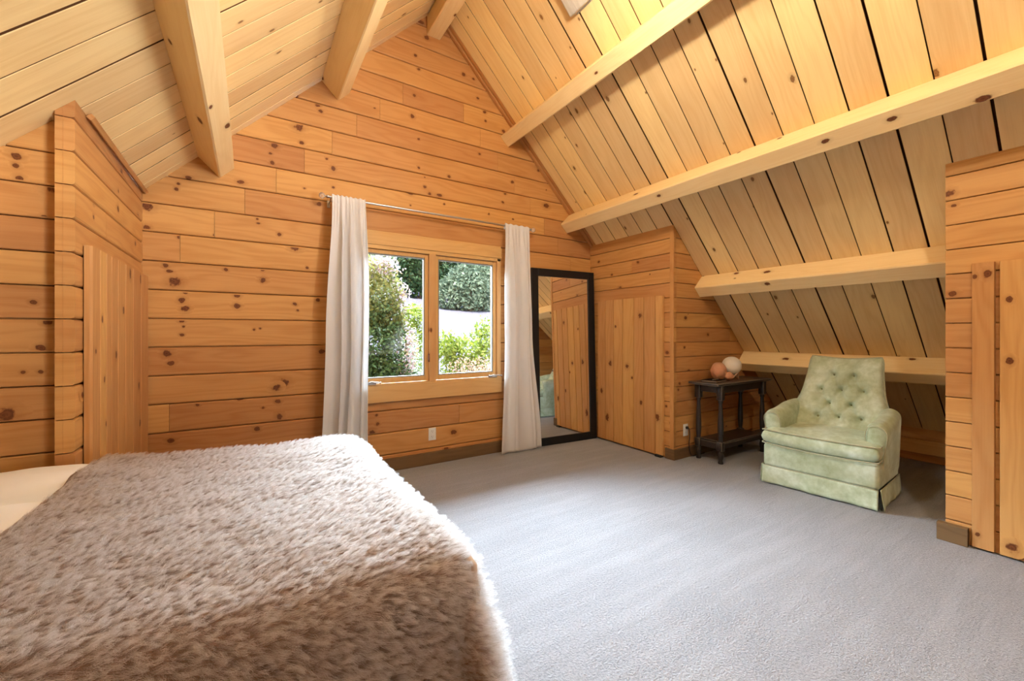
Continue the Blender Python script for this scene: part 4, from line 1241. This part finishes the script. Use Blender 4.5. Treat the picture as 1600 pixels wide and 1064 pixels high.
def leaves(name, mat, blobs, n, size, seed, parent, tone_fn=None, aspect=0.5, droop=0.0, shell=0.55):
    """n small pointed leaves spread through ellipsoid blobs (c, r)"""
    rg = np.random.default_rng(seed)
    w = np.array([b[1][0] * b[1][1] * b[1][2] for b in blobs]) ** 0.67; w /= w.sum()
    k = rg.choice(len(blobs), n, p=w)
    cc = np.array([b[0] for b in blobs], float)[k]; rr = np.array([b[1] for b in blobs], float)[k]
    d = rg.normal(size=(n, 3)); d /= np.linalg.norm(d, axis=1)[:, None]
    rad = (shell + (1 - shell) * rg.random(n)) ** 0.8
    lump = 1 + 0.16 * np.sin(d[:, 0] * 7 + k) * np.sin(d[:, 1] * 6 + 2 * k) * np.sin(d[:, 2] * 8 + 1)
    p = cc + d * rr * (rad * lump)[:, None]
    a = rg.normal(size=(n, 3)) + d * 0.6; a[:, 2] -= droop; a /= np.linalg.norm(a, axis=1)[:, None]
    b = np.cross(a, rg.normal(size=(n, 3))); b /= np.linalg.norm(b, axis=1)[:, None]
    s = size * (0.6 + 0.8 * rg.random(n))[:, None]
    v = np.stack([p - a * s, p + b * s * aspect, p + a * s, p - b * s * aspect], 1).reshape(-1, 3)
    me = bpy.data.meshes.new(name)
    me.vertices.add(n * 4); me.vertices.foreach_set('co', v.astype('f').ravel())
    me.loops.add(n * 4); me.loops.foreach_set('vertex_index', np.arange(n * 4, dtype='i'))
    me.polygons.add(n); me.polygons.foreach_set('loop_start', np.arange(0, n * 4, 4, dtype='i'))
    tone = rg.random(n) if tone_fn is None else tone_fn(p, d, rg)
    at = me.attributes.new('tone', 'FLOAT', 'FACE'); at.data.foreach_set('value', np.clip(tone, 0, 1).astype('f'))
    me.materials.append(mat); me.update(); me.validate()
    return link(bpy.data.objects.new(name, me), parent)

def stems(parent, base_r, tips, seed, n=None):
    rng = random.Random(seed); bm = bmesh.new()
    for tp in tips:
        m = V3((tp[0] * 0.35 + rng.uniform(-.1, .1) * base_r, tp[1] * 0.35, tp[2] * 0.5))
        add_tube(bm, [(rng.uniform(-1, 1) * base_r, rng.uniform(-1, 1) * base_r, -0.1), m, tp], lambda t: base_r * (0.5 - 0.38 * t), 6)
    return bm_obj('branches', bm, M['bark'], parent, 180)

def shrub(label, cat, x, y, blobs, n, size, mat, seed, name='shrub', tone_fn=None, group=None, **kw):
    z = ground_z(y)
    t = thing(name, label, cat, (x, y, z), 0, group)
    leaves('foliage', mat, blobs, n, size, seed, t, tone_fn, **kw)
    stems(t, 0.05 * max(b[1][0] for b in blobs) + 0.02, [tuple(b[0]) for b in blobs], seed)
    return t

L_DARK = leaf_mat('dark_green_leaf', [(0.010, 0.028, 0.009), (0.028, 0.064, 0.018), (0.075, 0.12, 0.04)], 0.12)
L_LIME = leaf_mat('lime_green_leaf', [(0.09, 0.13, 0.012), (0.19, 0.24, 0.025), (0.33, 0.36, 0.08)])
L_YEL = leaf_mat('yellow_green_leaf', [(0.045, 0.062, 0.014), (0.11, 0.125, 0.03), (0.24, 0.24, 0.08)])
L_OLIVE = leaf_mat('grey_green_leaf', [(0.10, 0.14, 0.085), (0.22, 0.28, 0.17), (0.38, 0.43, 0.28)])
L_MID = leaf_mat('mid_green_leaf', [(0.06, 0.12, 0.06), (0.13, 0.23, 0.11), (0.24, 0.34, 0.18)])
L_DRY = leaf_mat('dry_brush_leaf', [(0.20, 0.10, 0.065), (0.36, 0.21, 0.14), (0.52, 0.38, 0.28)])
L_BLOOM = leaf_mat('pale_pink_bloom', [(0.24, 0.20, 0.09), (0.32, 0.24, 0.24), (0.42, 0.33, 0.38)])

# tall flowering shrub close to the left pane: dark below, yellow-green above, pink blossom at the top right
def tall_shrub():
    z = ground_z(6.6)
    t = thing('flowering_shrub', 'tall shrub filling the left pane, dark green below with yellow-green top and pale pink blossom', 'shrub', (1.45, 6.6, z))
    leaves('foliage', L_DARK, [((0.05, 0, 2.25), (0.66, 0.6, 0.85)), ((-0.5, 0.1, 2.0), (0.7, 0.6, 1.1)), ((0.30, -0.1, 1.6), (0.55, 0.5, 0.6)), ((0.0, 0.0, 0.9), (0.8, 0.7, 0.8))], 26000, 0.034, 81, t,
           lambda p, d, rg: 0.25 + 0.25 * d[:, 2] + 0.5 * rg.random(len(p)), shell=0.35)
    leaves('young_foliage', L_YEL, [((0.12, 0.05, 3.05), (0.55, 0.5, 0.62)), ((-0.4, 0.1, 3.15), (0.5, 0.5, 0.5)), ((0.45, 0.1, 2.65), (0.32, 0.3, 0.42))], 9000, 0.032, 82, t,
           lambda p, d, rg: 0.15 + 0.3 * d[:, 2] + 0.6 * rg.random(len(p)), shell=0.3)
    leaves('blossom', L_BLOOM, [((0.62, 0.15, 3.05), (0.22, 0.2, 0.34)), ((0.34, 0.0, 3.5), (0.3, 0.25, 0.26)), ((-0.1, 0.0, 3.45), (0.34, 0.25, 0.22)), ((0.78, 0.1, 2.2), (0.16, 0.15, 0.5)), ((0.62, -0.1, 1.7), (0.26, 0.2, 0.5))], 2600, 0.03, 83, t, shell=0.2)
    stems(t, 0.06, [(0.1, 0, 2.4), (-0.4, 0.1, 2.4), (0.3, -0.1, 1.9), (0.12, 0.05, 3.2), (0.6, 0.15, 2.9), (-0.4, 0.1, 3.2), (0.6, -0.1, 1.8)], 84)
tall_shrub()
shrub('yellow-green bush in sunlight behind the right pane', 'shrub', 4.45, 9.0, [((0.0, 0, 1.75), (0.6, 0.5, 0.45)), ((0.55, 0.1, 2.05), (0.38, 0.35, 0.62)), ((-0.5, 0, 1.85), (0.34, 0.3, 0.45)), ((0.1, 0.2, 1.2), (0.8, 0.5, 0.5))], 3600, 0.05, L_LIME, 85, shell=0.3)
shrub('reddish dry brush along the bottom of the right pane', 'shrub', 4.15, 8.1, [((-0.1, 0, 1.45), (0.55, 0.4, 0.42)), ((0.5, 0.1, 1.42), (0.55, 0.4, 0.38)), ((0.0, 0, 0.7), (0.9, 0.4, 0.6))], 3600, 0.03, L_DRY, 86, name='dry_brush', shell=0.2, aspect=0.25)
shrub('small yellowish bush at the right edge of the left pane', 'shrub', 3.15, 9.2, [((0, 0, 2.55), (0.34, 0.3, 0.34)), ((0.05, 0, 1.8), (0.36, 0.3, 0.7))], 1500, 0.045, L_LIME, 87, shell=0.3)
shrub('thin greyish brush with pale leaves low in the left pane beside the mullion', 'shrub', 2.62, 7.62, [((0.0, 0, 1.8), (0.34, 0.3, 0.65)), ((-0.35, 0, 1.5), (0.4, 0.3, 0.5)), ((0.1, 0, 1.0), (0.5, 0.3, 0.6))], 2300, 0.028, L_OLIVE, 88, name='grey_brush', shell=0.2)
shrub('large round grey-green bush on the hillside behind the right pane', 'shrub', 13.0, 26.0, [((0, 0, 1.6), (1.9, 1.6, 1.7)), ((-1.3, 0.2, 1.1), (1.2, 1.1, 1.15)), ((1.3, -0.1, 1.4), (1.3, 1.2, 1.45)), ((0.5, 0.1, 2.6), (1.3, 1.1, 1.0))], 9000, 0.13, L_OLIVE, 89, shell=0.65)
TREES = [(-6.0, 31, 2.0, L_MID, 'green tree on the hill hidden behind the left curtain, furthest left'),
         (0.0, 31, 2.0, L_OLIVE, 'grey-green tree on the hill hidden behind the left curtain'),
         (5.6, 31, 2.0, L_MID, 'green tree on the hill seen through the top of the flowering shrub'),
         (11.2, 31, 2.0, L_DARK, 'dark green tree on the hill just left of the window mullion'),
         (17.2, 31, 2.0, L_OLIVE, 'grey-green tree just behind the right side of the round hillside bush'),
         (8.0, 36, 2.2, L_MID, 'mid green tree on the hill beside the pink blossom of the shrub'),
         (14.5, 36.3, 2.3, L_DARK, 'dark tree behind the top left of the round hillside bush'),
         (21.5, 36.3, 2.3, L_MID, 'green tree on the hill at the right edge of the right pane')]
for i, (x, y, r, m, lab) in enumerate(TREES):
    shrub(lab, 'tree', x, y, [((0, 0, r * 1.15), (r, r * .8, r * 1.15)), ((-r * .6, 0, r * .8), (r * .75, r * .6, r * .8)), ((r * .6, 0.1, r * .9), (r * .75, r * .6, r * .85)), ((0.1 * r, 0, r * 2.0), (r * .7, r * .6, r * .8))], 5200, 0.16, m, 90 + i, name='hill_tree', group='trees on the hill', shell=0.6)
FAR = ((8.5, 47, 'tall tree of the far row, furthest left'), (19.5, 47, 'tall tree of the far row, above the left half of the round bush'), (30.5, 47, 'tall tree of the far row, furthest right'),
       (14.5, 56, 'tall tree far back between the others, above the mullion'), (26.0, 56, 'tall tree far back, above the right half of the round bush'))
for i, (x, y, lab) in enumerate(FAR):
    shrub(lab, 'tree', x, y, [((0, 0, 4.5), (4.4, 2.5, 5.0)), ((1.6, 0, 6.5), (2.6, 2, 3.0))], 5000, 0.24, L_MID, 100 + i, name='far_tree', group='far row of trees', shell=0.6)
